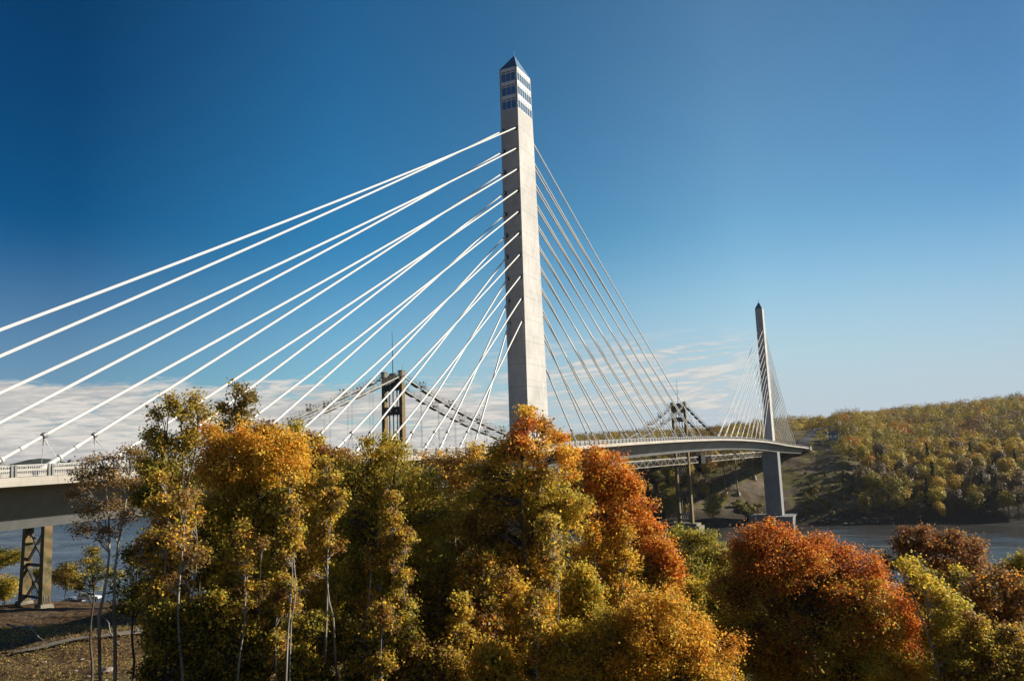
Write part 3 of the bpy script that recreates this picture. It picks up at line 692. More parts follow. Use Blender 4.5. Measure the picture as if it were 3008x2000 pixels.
def tree(label, d, lobes, pal, pal2=None, split=None, base=None, leaf=.155, dens=1., name='maple_tree', cat='tree', group=None, trunk=.16, bark_=None, stems=1,
         clump=.27, droop=0, depthr=.85, twig=.35, shell=.45, basez=None, topstem=True, mess=.5):
    k = d/FPX; lb = []
    for lo in lobes:
        px, py, rx, ry = lo[:4]; dd = d+(lo[4] if len(lo) > 4 else rng.uniform(-1, 1)*rx*k*.45); c = at(px, py, dd); p_ = lo[5] if len(lo) > 5 else None
        lb.append((c, np.array([rx*k, max(rx*k*depthr, .35), ry*k]), p_))
    full = []
    for c, r, p_ in lb:
        full.append((c, r*.70, p_))
        for j in range(int(rng.integers(3, 5)+min(8, r[0]*4))):
            v = rng.normal(size=3); v[2] = abs(v[2])*.8-.15; v /= np.linalg.norm(v); v3 = np.array([math.sin(YAW), -math.cos(YAW), 0])*v[0]*r[0]+np.array([math.cos(YAW), math.sin(YAW), 0])*v[1]*r[1]+np.array([0, 0, 1.])*v[2]*r[2]
            q = rng.uniform(.2, .44); full.append((c+v3*rng.uniform(.6, 1.02), np.maximum(r*np.array([q, q, q*rng.uniform(.9, 1.8)]), .16), p_))
    cx = base if base is not None else float(np.average([l[0] for l in lobes], weights=[l[2] for l in lobes]))
    bp = at(cx, 1700, d); gz_ = float(ground(bp[0], bp[1])) if basez is None else basez; bp = np.array([bp[0], bp[1], gz_-.3])
    ztop = max(c[2]+r[2] for c, r, _ in lb); zmin = min(c[2]-r[2] for c, r, _ in lb)
    root = empty(name, bp, label, cat, group)
    P = []; T = []; O = []; segs = []; ang = YAW
    ux = np.array([math.sin(ang), -math.cos(ang), 0]); uy = np.array([math.cos(ang), math.sin(ang), 0]); uz = np.array([0, 0, 1.])
    # trunk axis
    cen = np.mean([c for c, r, _ in lb], axis=0); tops = sorted(lb, key=lambda q: -q[0][2])
    trunks = []
    for s in range(stems):
        tgt = tops[min(s, len(tops)-1)][0].copy() if topstem else cen.copy()
        st0 = bp+np.array([rng.uniform(-.5, .5)*(s > 0), rng.uniform(-.5, .5)*(s > 0), 0])
        mid = (st0*.45+tgt*.55); mid[:2] = st0[:2]*.6+tgt[:2]*.4
        c1 = curve(st0, mid, trunk*(1 if s == 0 else .75), trunk*.62, 7, .018); c2 = curve(c1[-1][1], tgt, trunk*.62, trunk*.16, 7, .03); segs += c1+c2; trunks += c1+c2
    tp = np.array([q[1] for q in trunks]); tr_ = np.array([q[3] for q in trunks])
    for c, r, p_ in full:
        # limb from the trunk below the lobe
        cand = tp[:, 2] < c[2]-r[2]*.2
        j = int(np.argmin(np.linalg.norm(tp-c+np.array([0, 0, 1.])*r[2]*.9, axis=1)+(~cand)*50)); 
        limb = curve(tp[j], c+uz*r[2]*.35, max(.025, min(tr_[j]*.6, .09)), .02, 5, .07); segs += limb
        if r[0] > .5 and rng.random() < .5:      # a bare tip reaching out of the crown
            segs += curve(limb[-1][1], c+(uz*1.25*r[2]+ux*rng.normal()*r[0]*.5), .018, .006, 4, .05)
        area = math.pi*r[0]*r[2]; nleaf = int(1.6*dens*area*2.35/(.42*leaf*leaf))
        per = 26; nc = max(3, nleaf//per); u = ellip(nc, shell); 
        # ragged outline: clumps pushed in and out
        u *= (1+(rng.normal(size=nc)*.17+ (vn(u[:, 0]*3+c[0], u[:, 2]*3+c[2], 3)-.5)*.55*mess))[:, None]
        cc = c+ux*(u[:, 0]*r[0])[:, None]+uy*(u[:, 1]*r[1])[:, None]+uz*(u[:, 2]*r[2])[:, None]
        if r[0] > .45:
            sc_ = 1/1.5; amp = min(.75, r[0]*.42); q1, q2, q3 = cc[:, 0]*sc_, cc[:, 1]*sc_, cc[:, 2]*sc_
            cc = cc+amp*np.stack([vn(q2+q1*.3, q3, 11)-.5, vn(q1, q3+q2*.3, 12)-.5, (vn(q1+q2*.4, q2-q3*.4, 13)-.5)*1.3], 1)*2
            hole = vn(q1*1.3+q2, q3*1.5+q2*.7, 15) > .27; cc = cc[hole]; nc = len(cc)
            if nc < 2: continue
        n = nc*per; ci = np.repeat(np.arange(nc), per); sg = clump*rng.uniform(.6, 1.35, nc)[ci][:, None]
        off = rng.normal(size=(n, 3))*sg*np.array([1, 1, .7]); off = np.clip(off, -2.4*clump, 2.4*clump)
        p = cc[ci]+off; dirs = (p-c)/r; dirs /= np.linalg.norm(dirs, axis=1)[:, None]+1e-6
        base_ = pick(p_ or pal, nc)
        if pal2 is not None and p_ is None:
            zz = (cc[:, 2]-zmin)/(ztop-zmin+1e-6); nzv = (fbm(cc[:, 0]*.5+cc[:, 1]*.45, cc[:, 2]*.6, 5, 3)-.45)*1.3
            sel = (zz+nzv) < split; b2 = pick(pal2, nc); base_ = np.where(sel[:, None], b2, base_)
        t = base_[ci]*rng.uniform(.72, 1.28, (n, 1))*rng.uniform(.92, 1.08, (n, 3))
        odd = rng.random(n) < .06; t[odd] = pick(ORNG if rng.random() < .5 else YGRN, int(odd.sum()))
        P.append(p); T.append(t); O.append(dirs)
        for q in range(0, nc, max(1, int(1/twig))):
            a = limb[rng.integers(1, 5)][1]; segs += curve(a, cc[q], .018, .007, 3, .08)
    P = np.concatenate(P); T = np.concatenate(T); O = np.concatenate(O); NL[0] += len(P)
    V, Q = leafquads(P, leaf, O, droop=droop)
    link('crown', raw_mesh('crown', V-bp, Q, M_leaf, np.repeat(T, 4, 0)), root)
    V, Q = tubes(segs, 6); link('trunk', raw_mesh('trunk', V-bp, Q, bark_ or M_bark, smooth=True), root)
    return root

# ------------------------------------------------------------------ trees on the near bank, left to right
G1 = 'autumn trees on the near bank'
tree('slender pale-stemmed tree with sparse brown leaves in front of the deck end', 42, [(300, 1352, 55, 9), (245, 1395, 38, 18), (330, 1385, 45, 16), (290, 1410, 55, 26), (375, 1425, 34, 22), (225, 1450, 26, 22), (262, 1500, 34, 30), (330, 1500, 34, 40), (250, 1560, 30, 36), (370, 1520, 30, 34), (300, 1570, 38, 22), (385, 1330, 28, 18)],
     BROWN+[(.22, .15, .06)], base=318, leaf=.11, dens=.11, name='slender_tree', group=G1, trunk=.13, bark_=M_pale, stems=2, clump=.22, shell=.2)
tree('tall leafy poplar with three olive spires beside the bridge railing', 50, [(459, 1228, 15, 36), (497, 1185, 13, 42), (575, 1180, 17, 42), (530, 1222, 34, 36), (604, 1222, 20, 28), (445, 1290, 24, 40), (490, 1325, 45, 52), (560, 1300, 40, 52), (470, 1400, 62, 56), (550, 1400, 66, 62), (440, 1470, 52, 56), (520, 1490, 70, 62), (420, 1360, 28, 30)],
     OLIV+[(.19, .135, .03), (.24, .17, .04)], GREEN+BROWN[:2], .35, name='poplar_tree', group=G1, trunk=.17, stems=3, clump=.27, base=535, dens=.9, mess=.8)
tree('narrow poplar whose olive spire rises highest above the gold maple', 52, [(702, 1150, 20, 38), (733, 1178, 16, 26), (690, 1205, 28, 26), (728, 1232, 26, 30), (650, 1212, 17, 24), (672, 1252, 26, 28), (712, 1290, 44, 40), (640, 1280, 22, 26)],
     [(.24, .17, .04), (.19, .145, .035), (.28, .19, .045), (.14, .12, .03)], name='poplar_tree', group=G1, trunk=.14, clump=.25, dens=.85, base=700, mess=.9)
tree('bright golden maple with a broad crown in the middle left', 47, [(618, 1268, 22, 26, 0, ORNG), (655, 1330, 60, 60), (735, 1300, 48, 52, 0, GOLD), (705, 1280, 26, 36, -1, ORNG), (800, 1290, 50, 40, 1, GOLD+MAROON[:1]), (792, 1330, 70, 62), (858, 1330, 48, 60, 0, GOLD), (765, 1275, 40, 30, 1, MAROON+OLIV), (665, 1400, 72, 52), (745, 1400, 80, 60), (835, 1385, 80, 52), (900, 1395, 42, 36), (930, 1440, 40, 48), (640, 1380, 40, 46, 0, ORNG), (800, 1455, 95, 58, 1, GREEN), (700, 1480, 95, 70, 1, OLIV+ORNG[:1]), (900, 1490, 60, 60, 1, OLIV+GOLD[:1])],
     GOLD+ORNG[:1], OLIV+GOLD[2:], .24, group=G1, trunk=.2, stems=2)
tree('small red-tinged tree between the golden maple and the olive treetop', 50, [(893, 1290, 24, 26), (905, 1335, 32, 38), (872, 1262, 20, 20, 0, OLIV), (950, 1340, 28, 30)], MAROON+BROWN, name='young_tree', group=G1, trunk=.08, clump=.24, dens=.8)
tree('pointed olive treetop in front of the lower ends of the stays', 51, [(938, 1298, 20, 24), (925, 1335, 36, 38), (985, 1345, 40, 32, 0, BROWN+GOLD[:1]), (1030, 1365, 50, 32, 0, BROWN+GOLD[:1]), (970, 1400, 80, 60)], OLIV+BROWN[:1], name='young_tree', group=G1, trunk=.1, clump=.26)
tree('broad olive-green ash with drooping leaves in the centre left', 45, [(1078, 1300, 14, 18), (1120, 1300, 36, 28, 0, OLIV+YGRN[:1]), (1170, 1330, 36, 26), (1100, 1345, 60, 34, 0, OLIV+GOLD[:2]), (1160, 1385, 70, 44), (1050, 1400, 80, 52), (980, 1450, 70, 60), (1110, 1450, 110, 70), (1220, 1440, 80, 60), (1020, 1530, 110, 74), (1160, 1550, 120, 80), (1270, 1520, 80, 72), (940, 1540, 70, 66), (1070, 1640, 130, 80), (1210, 1660, 110, 80)],
     OLIV+[(.20, .165, .032)], GREEN, .3, name='ash_tree', group=G1, trunk=.2, leaf=.16, droop=.6, stems=3)
tree('thin half-bare tree with wispy twigs in front of the deck left of the near pylon', 52, [(1290, 1352, 52, 22), (1350, 1350, 50, 24), (1400, 1330, 24, 30, 0, GOLD), (1300, 1400, 60, 36), (1380, 1400, 60, 40)], BROWN+GOLD[:2]+ORNG[:1], name='thin_tree', group=G1, trunk=.08, dens=.45, clump=.3, bark_=M_pale, stems=3)
tree('tall orange and gold maple whose top hides the foot of the near pylon', 45, [(1547, 1212, 12, 16, 0, GOLD), (1545, 1258, 20, 28, 0, RED), (1530, 1295, 36, 30, 0, RED+ORNG[:1]), (1565, 1240, 14, 40, 1, ORNG), (1600, 1260, 30, 38, 1, [(.40, .22, .04)]), (1640, 1290, 34, 34, 1, ORNG), (1500, 1330, 46, 36), (1455, 1345, 34, 36, 0, OLIV+GOLD[:1]), (1580, 1335, 60, 48), (1650, 1345, 48, 42, 0, GOLD+ORNG), (1420, 1400, 60, 46), (1500, 1400, 80, 56), (1600, 1420, 90, 58), (1400, 1470, 60, 60, 0, OLIV), (1480, 1490, 90, 66), (1600, 1520, 100, 70), (1690, 1480, 60, 60), (1420, 1570, 90, 70, 1, OLIV+BROWN), (1540, 1600, 110, 80, 1, GREEN+BROWN)],
     GOLD+ORNG, OLIV+BROWN[:1]+GREEN[:1], .42, group=G1, trunk=.2, stems=2, mess=.8)
tree('red-orange maple in front of the main span girder', 50, [(1672, 1350, 26, 32), (1710, 1370, 40, 40), (1750, 1342, 36, 26), (1772, 1375, 56, 48), (1800, 1400, 48, 40), (1760, 1440, 90, 54), (1838, 1440, 44, 54), (1870, 1460, 36, 40), (1860, 1510, 56, 46), (1900, 1560, 44, 50), (1780, 1520, 90, 64, 0, ORNG+RED), (1930, 1620, 46, 52), (1960, 1680, 44, 60), (1850, 1600, 90, 66, 0, GOLD+ORNG), (1750, 1620, 90, 70, 1, ORNG+OLIV), (1850, 1690, 100, 70, 0, GOLD+YGRN), (1950, 1745, 70, 70, 0, ORNG), (1730, 1720, 110, 80, 1, OLIV+GREEN)],
     RED+ORNG[:2]+GOLD[:1], name='maple_tree', group=G1, trunk=.2, stems=2, shell=.4)
tree('yellow-green shrubby tree between the two red maples', 62, [(1985, 1575, 26, 20), (2020, 1578, 40, 34), (2065, 1590, 44, 34), (2000, 1630, 50, 50), (2080, 1650, 60, 56), (2040, 1710, 80, 70), (2100, 1750, 60, 70, 1, OLIV), (2030, 1800, 90, 70, 1, OLIV)], YGRN, OLIV, .35, name='round_tree', group=G1, trunk=.12, stems=2)
tree('round red maple with the brightest crown to the right of the centre', 44, [(2262, 1555, 20, 26), (2212, 1572, 24, 26), (2300, 1568, 20, 24), (2180, 1600, 30, 26), (2250, 1600, 60, 38), (2330, 1600, 50, 34), (2400, 1610, 50, 34), (2455, 1625, 46, 36), (2320, 1650, 110, 52), (2200, 1660, 70, 50, 0, RED+GREEN), (2440, 1680, 90, 54), (2530, 1680, 60, 50), (2590, 1730, 52, 52), (2620, 1790, 44, 52, -1), (2655, 1850, 40, 50, -1), (2560, 1790, 80, 70), (2180, 1740, 70, 70, 1, GREEN+MAROON), (2290, 1750, 100, 70, 1, MAROON+GREEN), (2420, 1770, 100, 72, 0, OLIV+RED), (2640, 1860, 44, 56), (2665, 1920, 40, 44), (2590, 1880, 80, 74, 0, RED+OLIV), (2470, 1870, 100, 80, 0, OLIV+YGRN), (2330, 1870, 110, 90, 1, GREEN+MAROON), (2180, 1860, 90, 90, 1, GREEN), (2560, 1970, 110, 74, 0, YGRN+OLIV), (2400, 1980, 120, 80, 1, OLIV+MAROON), (2250, 1980, 110, 80, 1, GREEN), (2350, 1700, 120, 60, -1, RED+OLIV[:1]), (2500, 1780, 100, 70, -1.5, RED+OLIV), (2440, 1860, 110, 80, -1.5, OLIV+RED[:1]+YGRN[3:]), (2560, 1860, 90, 80, -1.5, OLIV+RED), (2330, 1930, 120, 90, -1.5, GREEN+MAROON), (2480, 1980, 130, 80, -1.5, OLIV), (2620, 1980, 80, 80, -1, ORNG+OLIV), (2200, 1760, 80, 80, -1, GREEN+MAROON)],
     RED+RED+ORNG[:1], group=G1, trunk=.2, stems=3, leaf=.12, shell=.55)
tree('dark russet tree in front of the water at the right', 56, [(2655, 1562, 14, 24), (2650, 1600, 34, 30), (2712, 1570, 24, 22), (2740, 1585, 26, 26), (2700, 1615, 60, 40), (2805, 1580, 22, 22), (2790, 1620, 50, 40), (2850, 1610, 24, 28), (2878, 1615, 14, 34), (2880, 1665, 40, 46), (2640, 1650, 40, 50, 0, BROWN), (2720, 1680, 80, 50, 0, MAROON+GOLD[2:3]), (2830, 1680, 80, 56), (2760, 1760, 100, 60, 1, MAROON+DKGRN), (2870, 1750, 70, 66)],
     MAROON+BROWN[:2], group=G1, trunk=.16, stems=4, bark_=M_pale)
tree('small yellow-green tree in front of the russet one', 42, [(2660, 1668, 18, 24), (2705, 1705, 26, 30), (2755, 1740, 34, 36), (2785, 1785, 38, 42), (2775, 1820, 42, 40), (2780, 1870, 56, 56), (2800, 1910, 70, 60), (2770, 1960, 80, 66)], OLIV, GREEN, .45, name='young_tree', group=G1, trunk=.11, stems=2, dens=.85, bark_=M_pale)
tree('brown and orange leafy tree at the right edge', 46, [(2945, 1700, 46, 40), (2995, 1740, 44, 56), (2900, 1760, 60, 52), (2960, 1810, 80, 66), (2860, 1830, 70, 60, 0, OLIV+BROWN), (2920, 1900, 90, 74), (3010, 1880, 60, 90), (2830, 1930, 90, 74, 0, OLIV), (2960, 1985, 100, 74, 0, OLIV+BROWN)], BROWN+ORNG[:1]+[(.24, .12, .035)], OLIV, .2, name='leafy_tree', group=G1, trunk=.13, stems=2)
tree('grey-green bush standing just behind the right edge tree', 66, [(2975, 1660, 26, 24), (3010, 1650, 26, 34), (2940, 1675, 22, 24), (2990, 1710, 50, 40), (3040, 1690, 40, 50)], OLIV+YGRN[3:]+GREEN[:1], name='bush', cat='bush', group=G1, trunk=.08)
tree('gold and orange maple at the bottom between the red maples', 37, [(1985, 1780, 50, 44, 0, GOLD+ORNG), (1900, 1790, 80, 54), (2030, 1840, 56, 52), (1930, 1870, 100, 64), (2060, 1910, 60, 60), (2100, 1965, 70, 60, 0, GOLD+MAROON[:1]), (1980, 1960, 110, 70), (1850, 1950, 110, 80), (1790, 1860, 80, 60, 0, OLIV+GOLD[:1]), (1690, 1940, 90, 60, 0, GOLD), (2160, 1900, 24, 40, 0, ORNG)], GOLD+ORNG[:2], group=G1, trunk=.15, stems=2, leaf=.115, basez=-22)
tree('orange-leaved young tree beside the white birch trunk', 45, [(470, 1545, 42, 30), (450, 1590, 46, 36), (500, 1600, 40, 40), (440, 1640, 34, 28), (480, 1660, 44, 30, 0, BROWN)], ORNG+BROWN, name='young_tree', group=G1, trunk=.08, dens=.6, clump=.26, bark_=M_pale)
tree('white birch with a bright trunk and thin brown crown', 40, [(545, 1480, 26, 60), (520, 1580, 40, 50), (560, 1640, 40, 44), (500, 1720, 36, 40)], BROWN+GOLD[:1]+OLIV[:1], base=543, name='birch_tree', group=G1, trunk=.13, dens=.35, clump=.28, bark_=M_pale, basez=-21)
tree('dark hemlock with drooping branches beyond the slender tree', 66, [(270, 1622, 12, 14), (268, 1650, 30, 10), (282, 1676, 44, 10), (262, 1702, 52, 11), (240, 1728, 34, 11), (330, 1690, 40, 10)], DKGRN+OLIV[:1], name='hemlock_tree', group=G1, trunk=.12, leaf=.18, dens=.8, clump=.25, droop=.4, mess=.3)
tree('dark green leafy tree at the left behind the birch', 48, [(400, 1640, 38, 44), (420, 1700, 50, 44), (380, 1740, 50, 40), (440, 1770, 60, 44), (360, 1790, 40, 18)], DKGRN+GREEN+BROWN[:1], name='leafy_tree', group=G1, trunk=.12, dens=.7)
und = [(620, 1600, 110, 80, 41, OLIV+GREEN, 'olive tree filling the gap under the golden maple'), (760, 1600, 130, 84, 42, GREEN+OLIV, 'green tree directly below the golden maple crown'), (700, 1730, 120, 80, 38, OLIV+GREEN, 'shaded olive tree at the lower left'), (880, 1640, 130, 90, 43, OLIV+BROWN, 'olive-brown tree left of the broad ash'),
       (860, 1800, 140, 90, 37, GREEN+OLIV, 'dark green tree at the bottom below the ash'), (1040, 1780, 150, 90, 38, OLIV+GREEN, 'olive tree at the bottom centre left'), (1230, 1790, 140, 90, 39, GREEN+BROWN, 'green-brown tree at the bottom left of the centre'), (1340, 1640, 110, 90, 42, OLIV+BROWN+GOLD[2:3], 'olive and brown tree between the ash and the tall orange maple'),
       (1400, 1780, 120, 90, 38, BROWN+OLIV+GOLD[:1]+ORNG[:1], 'brownish tree at the bottom centre'), (1560, 1730, 130, 90, 40, OLIV+GOLD+ORNG[:2], 'olive tree with a few gold leaves below the tall orange maple'), (1600, 1860, 120, 80, 36, OLIV+GOLD+ORNG[:1], 'low green and gold tree at the bottom right of the centre'), (1460, 1930, 140, 80, 35, BROWN+ORNG[:1]+GOLD[:1], 'low brown tree at the bottom edge in the centre'),
       (1720, 1800, 100, 80, 39, GREEN+GOLD+OLIV, 'green tree tucked left of the bottom gold maple'), (2140, 1820, 70, 120, 46, DKGRN+GREEN, 'dark tree between the gold maple and the round red maple'), (620, 1880, 120, 80, 35, OLIV+DKGRN, 'dark olive tree at the bottom left by the trunks'), (500, 1760, 90, 90, 39, OLIV+BROWN, 'olive-brown tree at the lower left right of the white birch'), (520, 1900, 90, 80, 35, DKGRN+OLIV, 'dark tree in the bottom left among bare trunks'), (950, 1560, 120, 90, 47, GREEN+OLIV, 'green tree behind the left part of the ash'), (1300, 1520, 120, 90, 48, OLIV+BROWN, 'olive tree in front of the near pylon foot on the left'), (1620, 1620, 130, 110, 47, OLIV+GOLD[2:3]+BROWN, 'olive and gold tree hiding the pier of the near pylon'), (1760, 1700, 110, 90, 45, OLIV+ORNG+GOLD[:2], 'olive-orange tree below the red-orange maple'), (2050, 1900, 120, 110, 47, GREEN+OLIV, 'green tree at the bottom between the two maples'), (2800, 1850, 140, 110, 50, DKGRN+OLIV+BROWN, 'dark tree below the russet one'), (2900, 1960, 140, 80, 38, OLIV+BROWN, 'olive-brown tree at the bottom right corner'), (1850, 1960, 130, 70, 34, OLIV+GOLD+ORNG[:1], 'low olive tree at the bottom below the gold maple'), (1020, 1680, 130, 90, 41, OLIV+GREEN, 'olive tree in the lower centre left below the ash'),
       (1290, 2000, 130, 60, 33, OLIV+BROWN, 'low olive and brown tree at the bottom edge left of the centre'), (1480, 2010, 120, 60, 32, GOLD+OLIV, 'low golden tree at the bottom edge in the centre'), (1700, 1960, 110, 70, 34, OLIV+GOLD[:1], 'low olive tree at the bottom left of the gold maple'),
       (1180, 1600, 170, 110, 54, OLIV+GREEN, 'olive tree standing behind the broad ash'), (1430, 1660, 150, 120, 52, OLIV+GREEN+BROWN, 'olive-brown tree behind the lower part of the tall orange maple'), (820, 1620, 170, 120, 53, GREEN+OLIV, 'green tree standing behind the golden maple'), (1000, 1980, 150, 80, 40, DKGRN+OLIV, 'dark tree at the bottom between the ash and the golden maple'), (1500, 1850, 150, 100, 46, OLIV+BROWN+GOLD[:1], 'olive-gold tree in the lower centre behind the low golden tree'),
       (1120, 1930, 160, 80, 34, OLIV+DKGRN, 'dark olive tree at the bottom edge under the ash'), (800, 1950, 150, 80, 34, DKGRN+OLIV, 'dark tree at the bottom edge under the golden maple')]
for (px, py, rx, ry, d, pal, lab) in und:
    d = d+5 if px < 1650 else d+3
    lob = []
    for st_i in range(4):
        sx0 = px+rng.uniform(-.75, .75)*rx; top = py-ry*rng.uniform(1.0, 1.7); bot = py+ry*1.5; lean = rng.uniform(-.25, .25)*rx
        for j in range(9): t_ = j/8.; q = .28+1.1*math.sin(math.pi*min(1, t_*.72+.04)); lob.append((sx0+lean*(1-t_)+rng.uniform(-.28, .28)*rx*q, top+(bot-top)*t_+rng.uniform(-8, 8), rx*.22*q*rng.uniform(.7, 1.3), ry*.24*rng.uniform(.7, 1.3)))
    tree(lab, d, lob, pal, name='leafy_tree', group=G1, trunk=.12, stems=3, dens=.8, basez=float(ground(*at(px, 1700, d)[:2]))-1.5, bark_=M_pale if rng.random() < .6 else M_bark, clump=.25)
# slim pale saplings standing up through the foliage
for i in range(17):
    px = rng.uniform(430, 1680); top = rng.uniform(1330, 1620) if i < 12 else rng.uniform(1620, 1800); d = rng.uniform(36, 43)
    ls = [(px+rng.uniform(-26, 26), top+rng.uniform(5, 260), rng.uniform(8, 18), rng.uniform(10, 22)) for _ in range(8)]+[(px, top+12, 5, 14)]
    tree('slim pale-stemmed sapling with few leaves among the trees of the near bank', d, ls, BROWN+OLIV+GOLD[:1], base=px+rng.uniform(-14, 14), name='sapling', group='slim saplings among the foreground trees', trunk=rng.uniform(.05, .09), bark_=M_pale, dens=.28, clump=.2, twig=1, mess=.3)
# brush and saplings covering the slope under the trees
n_ = 90000; dd_ = rng.uniform(24, 120, n_)**1.; px__ = rng.uniform(420, 3150, n_); A_ = CAM+(CF[None]+CR[None]*((px__-1504)/FPX)[:, None])*dd_[:, None]
gzz = ground(A_[:, 0], A_[:, 1]); hb = fbm(A_[:, 0]/2.2, A_[:, 1]/2.2, 60, 3); keep = (hb > .38) & ~((px__ < 620) & (dd_ > 60)); A_, gzz, hb = A_[keep], gzz[keep], hb[keep]
P_ = np.stack([A_[:, 0], A_[:, 1], gzz+rng.uniform(-.1, 1, len(gzz))*np.clip((hb-.36)*9, .2, 2.6)], 1)
cpal = pick(DKGRN+OLIV+BROWN+GREEN, len(P_))*rng.uniform(.6, 1.1, (len(P_), 1)); V, Q = leafquads(P_, .30)
props(link('undergrowth', raw_mesh('undergrowth', V, Q, M_leaf, np.repeat(cpal, 4, 0))), 'low leafy brush covering the near slope under the trees', 'undergrowth', kind='stuff')
n_ = 42000; dd_ = rng.uniform(45, 125, n_); px__ = rng.uniform(-60, 560, n_); A_ = CAM+(CF[None]+CR[None]*((px__-1504)/FPX)[:, None])*dd_[:, None]
gzz = ground(A_[:, 0], A_[:, 1])+(fbm(A_[:, 0]/2.6, A_[:, 1]/2.6, 5, 3)-.43)*.7; tuft = fbm(A_[:, 0]/1.3, A_[:, 1]/1.3, 71, 3); keep = tuft > .40; A_, gzz, tuft = A_[keep], gzz[keep], tuft[keep]
P_ = np.stack([A_[:, 0], A_[:, 1], gzz+rng.uniform(0, 1, len(gzz))*np.clip((tuft-.40)*3.5, .04, .7)], 1)
V, Q = leafquads(P_, .17); lit_c = pick([(.30, .17, .06), (.20, .12, .05), (.36, .24, .10), (.16, .15, .04), (.22, .20, .05)], len(P_))*rng.uniform(.6, 1.2, (len(P_), 1))
props(link('leaf_litter', raw_mesh('leaf_litter', V, Q, M_leaf, np.repeat(lit_c, 4, 0))), 'fallen leaves and dry grass on the slope at the lower left', 'leaf litter', kind='stuff')
# bushes below the old trestle
for px, py, rx, ry, d, pal, lab in ((20, 1640, 50, 32, 182, OLIV+YGRN, 'olive treetop behind the trestle leg at the left edge'), (15, 1730, 34, 58, 160, OLIV+YGRN[3:], 'yellow-green bush left of the trestle footing'), (190, 1700, 46, 44, 178, OLIV+BROWN, 'olive bush right of the trestle footing'), (110, 1700, 40, 30, 186, OLIV+DKGRN, 'dark bush seen between the two trestle legs'), (430, 1745, 60, 30, 150, DKGRN+OLIV, 'dark shrub behind the dirt road')):
    lob = [(px+rng.uniform(-.6, .6)*rx, py+rng.uniform(-.5, .5)*ry, rx*.55, ry*.5) for _ in range(6)]
    tree(lab, d, lob, pal, name='bush', cat='bush', group='bushes by the old trestle', leaf=.34, clump=.7, trunk=.12, dens=.8)

# ------------------------------------------------------------------ woods across the river
def crown_variant(conifer=False, n=1100, h=13., r=4.6):
    if conifer:
        zz = rng.uniform(.08, 1, n)**.8; a = rng.uniform(0, 2*math.pi, n); rr = (1-zz)*r*.62*(.75+.35*np.sin(zz*46))*rng.uniform(.55, 1.05, n)+.1
        P = np.stack([rr*np.cos(a), rr*np.sin(a), zz*h*1.15], 1); O = P/np.array([r, r, h]); O[:, 2] = .1
    else:
        nl = 7; cs = [(rng.uniform(-.45, .45)*r, rng.uniform(-.45, .45)*r, h*rng.uniform(.42, .78), r*rng.uniform(.42, .66)) for _ in range(nl)]+[(0, 0, h*.62, r*.7)]
        P = []; O = []
        for (x, y, z, q) in cs:
            u = ellip(n//(nl+1), .72); P.append(u*np.array([q, q, q*1.0])*(1+rng.normal(size=(len(u), 1))*.08)+np.array([x, y, z])); O.append(u)
        P = np.concatenate(P); O = np.concatenate(O)
    V, Q = leafquads(P, .74 if not conifer else .6, O, .4, 0, 1.0)
    T = np.repeat(rng.uniform(.7, 1.3, (len(P), 1))*rng.uniform(.9, 1.1, (len(P), 3)), 4, 0)
    return raw_mesh('far_crown', V, Q, M_fleaf, T)
var = [crown_variant() for _ in range(10)]; cvar = [crown_variant(True) for _ in range(3)]
tv = []
for _ in range(3):
    sg = curve((0, 0, -1), (0, 0, 8), .28, .1, 4, .02)
    for j in range(5): a = rng.uniform(0, 6.28); sg += curve((0, 0, rng.uniform(3, 6)), (math.cos(a)*2.4, math.sin(a)*2.4, rng.uniform(7, 10)), .1, .04, 2, .04)
    V_, Q_ = tubes(sg, 5); tv.append(raw_mesh('far_trunk', V_, Q_, M_bark))
KINDS = [('olive-green leafy tree', [(.34, .265, .042), (.42, .32, .048), (.27, .225, .04)], .50), ('golden-yellow leafy tree', [(.52, .35, .05), (.46, .32, .05)], .20), ('bare-looking brown tree', [(.17, .13, .07), (.20, .145, .07)], .12),
         ('orange-red tree', [(.48, .17, .03), (.46, .22, .04)], .07), ('dark conifer', [(.03, .038, .018), (.04, .045, .02)], .11)]
def vis(x, y, z, mx=60):
    dv = np.stack([x, y, z], -1)-CAM; f = dv@CF; px = 1504+FPX*(dv@CR)/f; py = 1000-FPX*(dv@CU)/f
    return px, py, f
def clear(x, y):
    t = x-shore_x(y)
    c = (y > -47) & (y < 31) & (x < 462) | (np.abs(y) < 17) & (x < 720)
    c |= (y > 31) & (y < 46) & (t < 105) & (t > 12)      # strip under the old bridge
    c |= np.hypot(x-590, (y+147)*.8) < 17
    c |= (y < -20) & (y > -32) & (x < 600) & (x > 440)
    return c
gxx, gyy = np.meshgrid(np.arange(300, 1080, 8.3), np.arange(-330, 330, 8.3), indexing='ij')
fx = (gxx+rng.uniform(-3.2, 3.2, gxx.shape)).ravel(); fy = (gyy+rng.uniform(-3.2, 3.2, gyy.shape)).ravel(); fz = ground(fx, fy)
px, py, fd = vis(fx, fy, fz)
ok = (px > 1500) & (px < 3080) & (fz > -49.5) & ~clear(fx, fy) & (fx-shore_x(fy) > 2) & (fx < 1000)
ok &= ~((fd > 620) & (rng.random(len(fx)) < .12))
fx, fy, fz, fd, px = fx[ok], fy[ok], fz[ok], fd[ok], px[ok]
vx = (px > 1790); order = np.argsort(np.where(vx, fd, 1e6+fd)); ind = order[:285]; rest = order[285:]
kn = rng.choice(len(KINDS), size=len(fx), p=[q[2] for q in KINDS])
patch = fbm(fx/45, fy/45, 77, 3)                         # colours come in drifts
kn = np.where((patch > .56) & (rng.random(len(fx)) < .5), 1, kn); kn = np.where((patch < .33) & (rng.random(len(fx)) < .5), 2, kn)
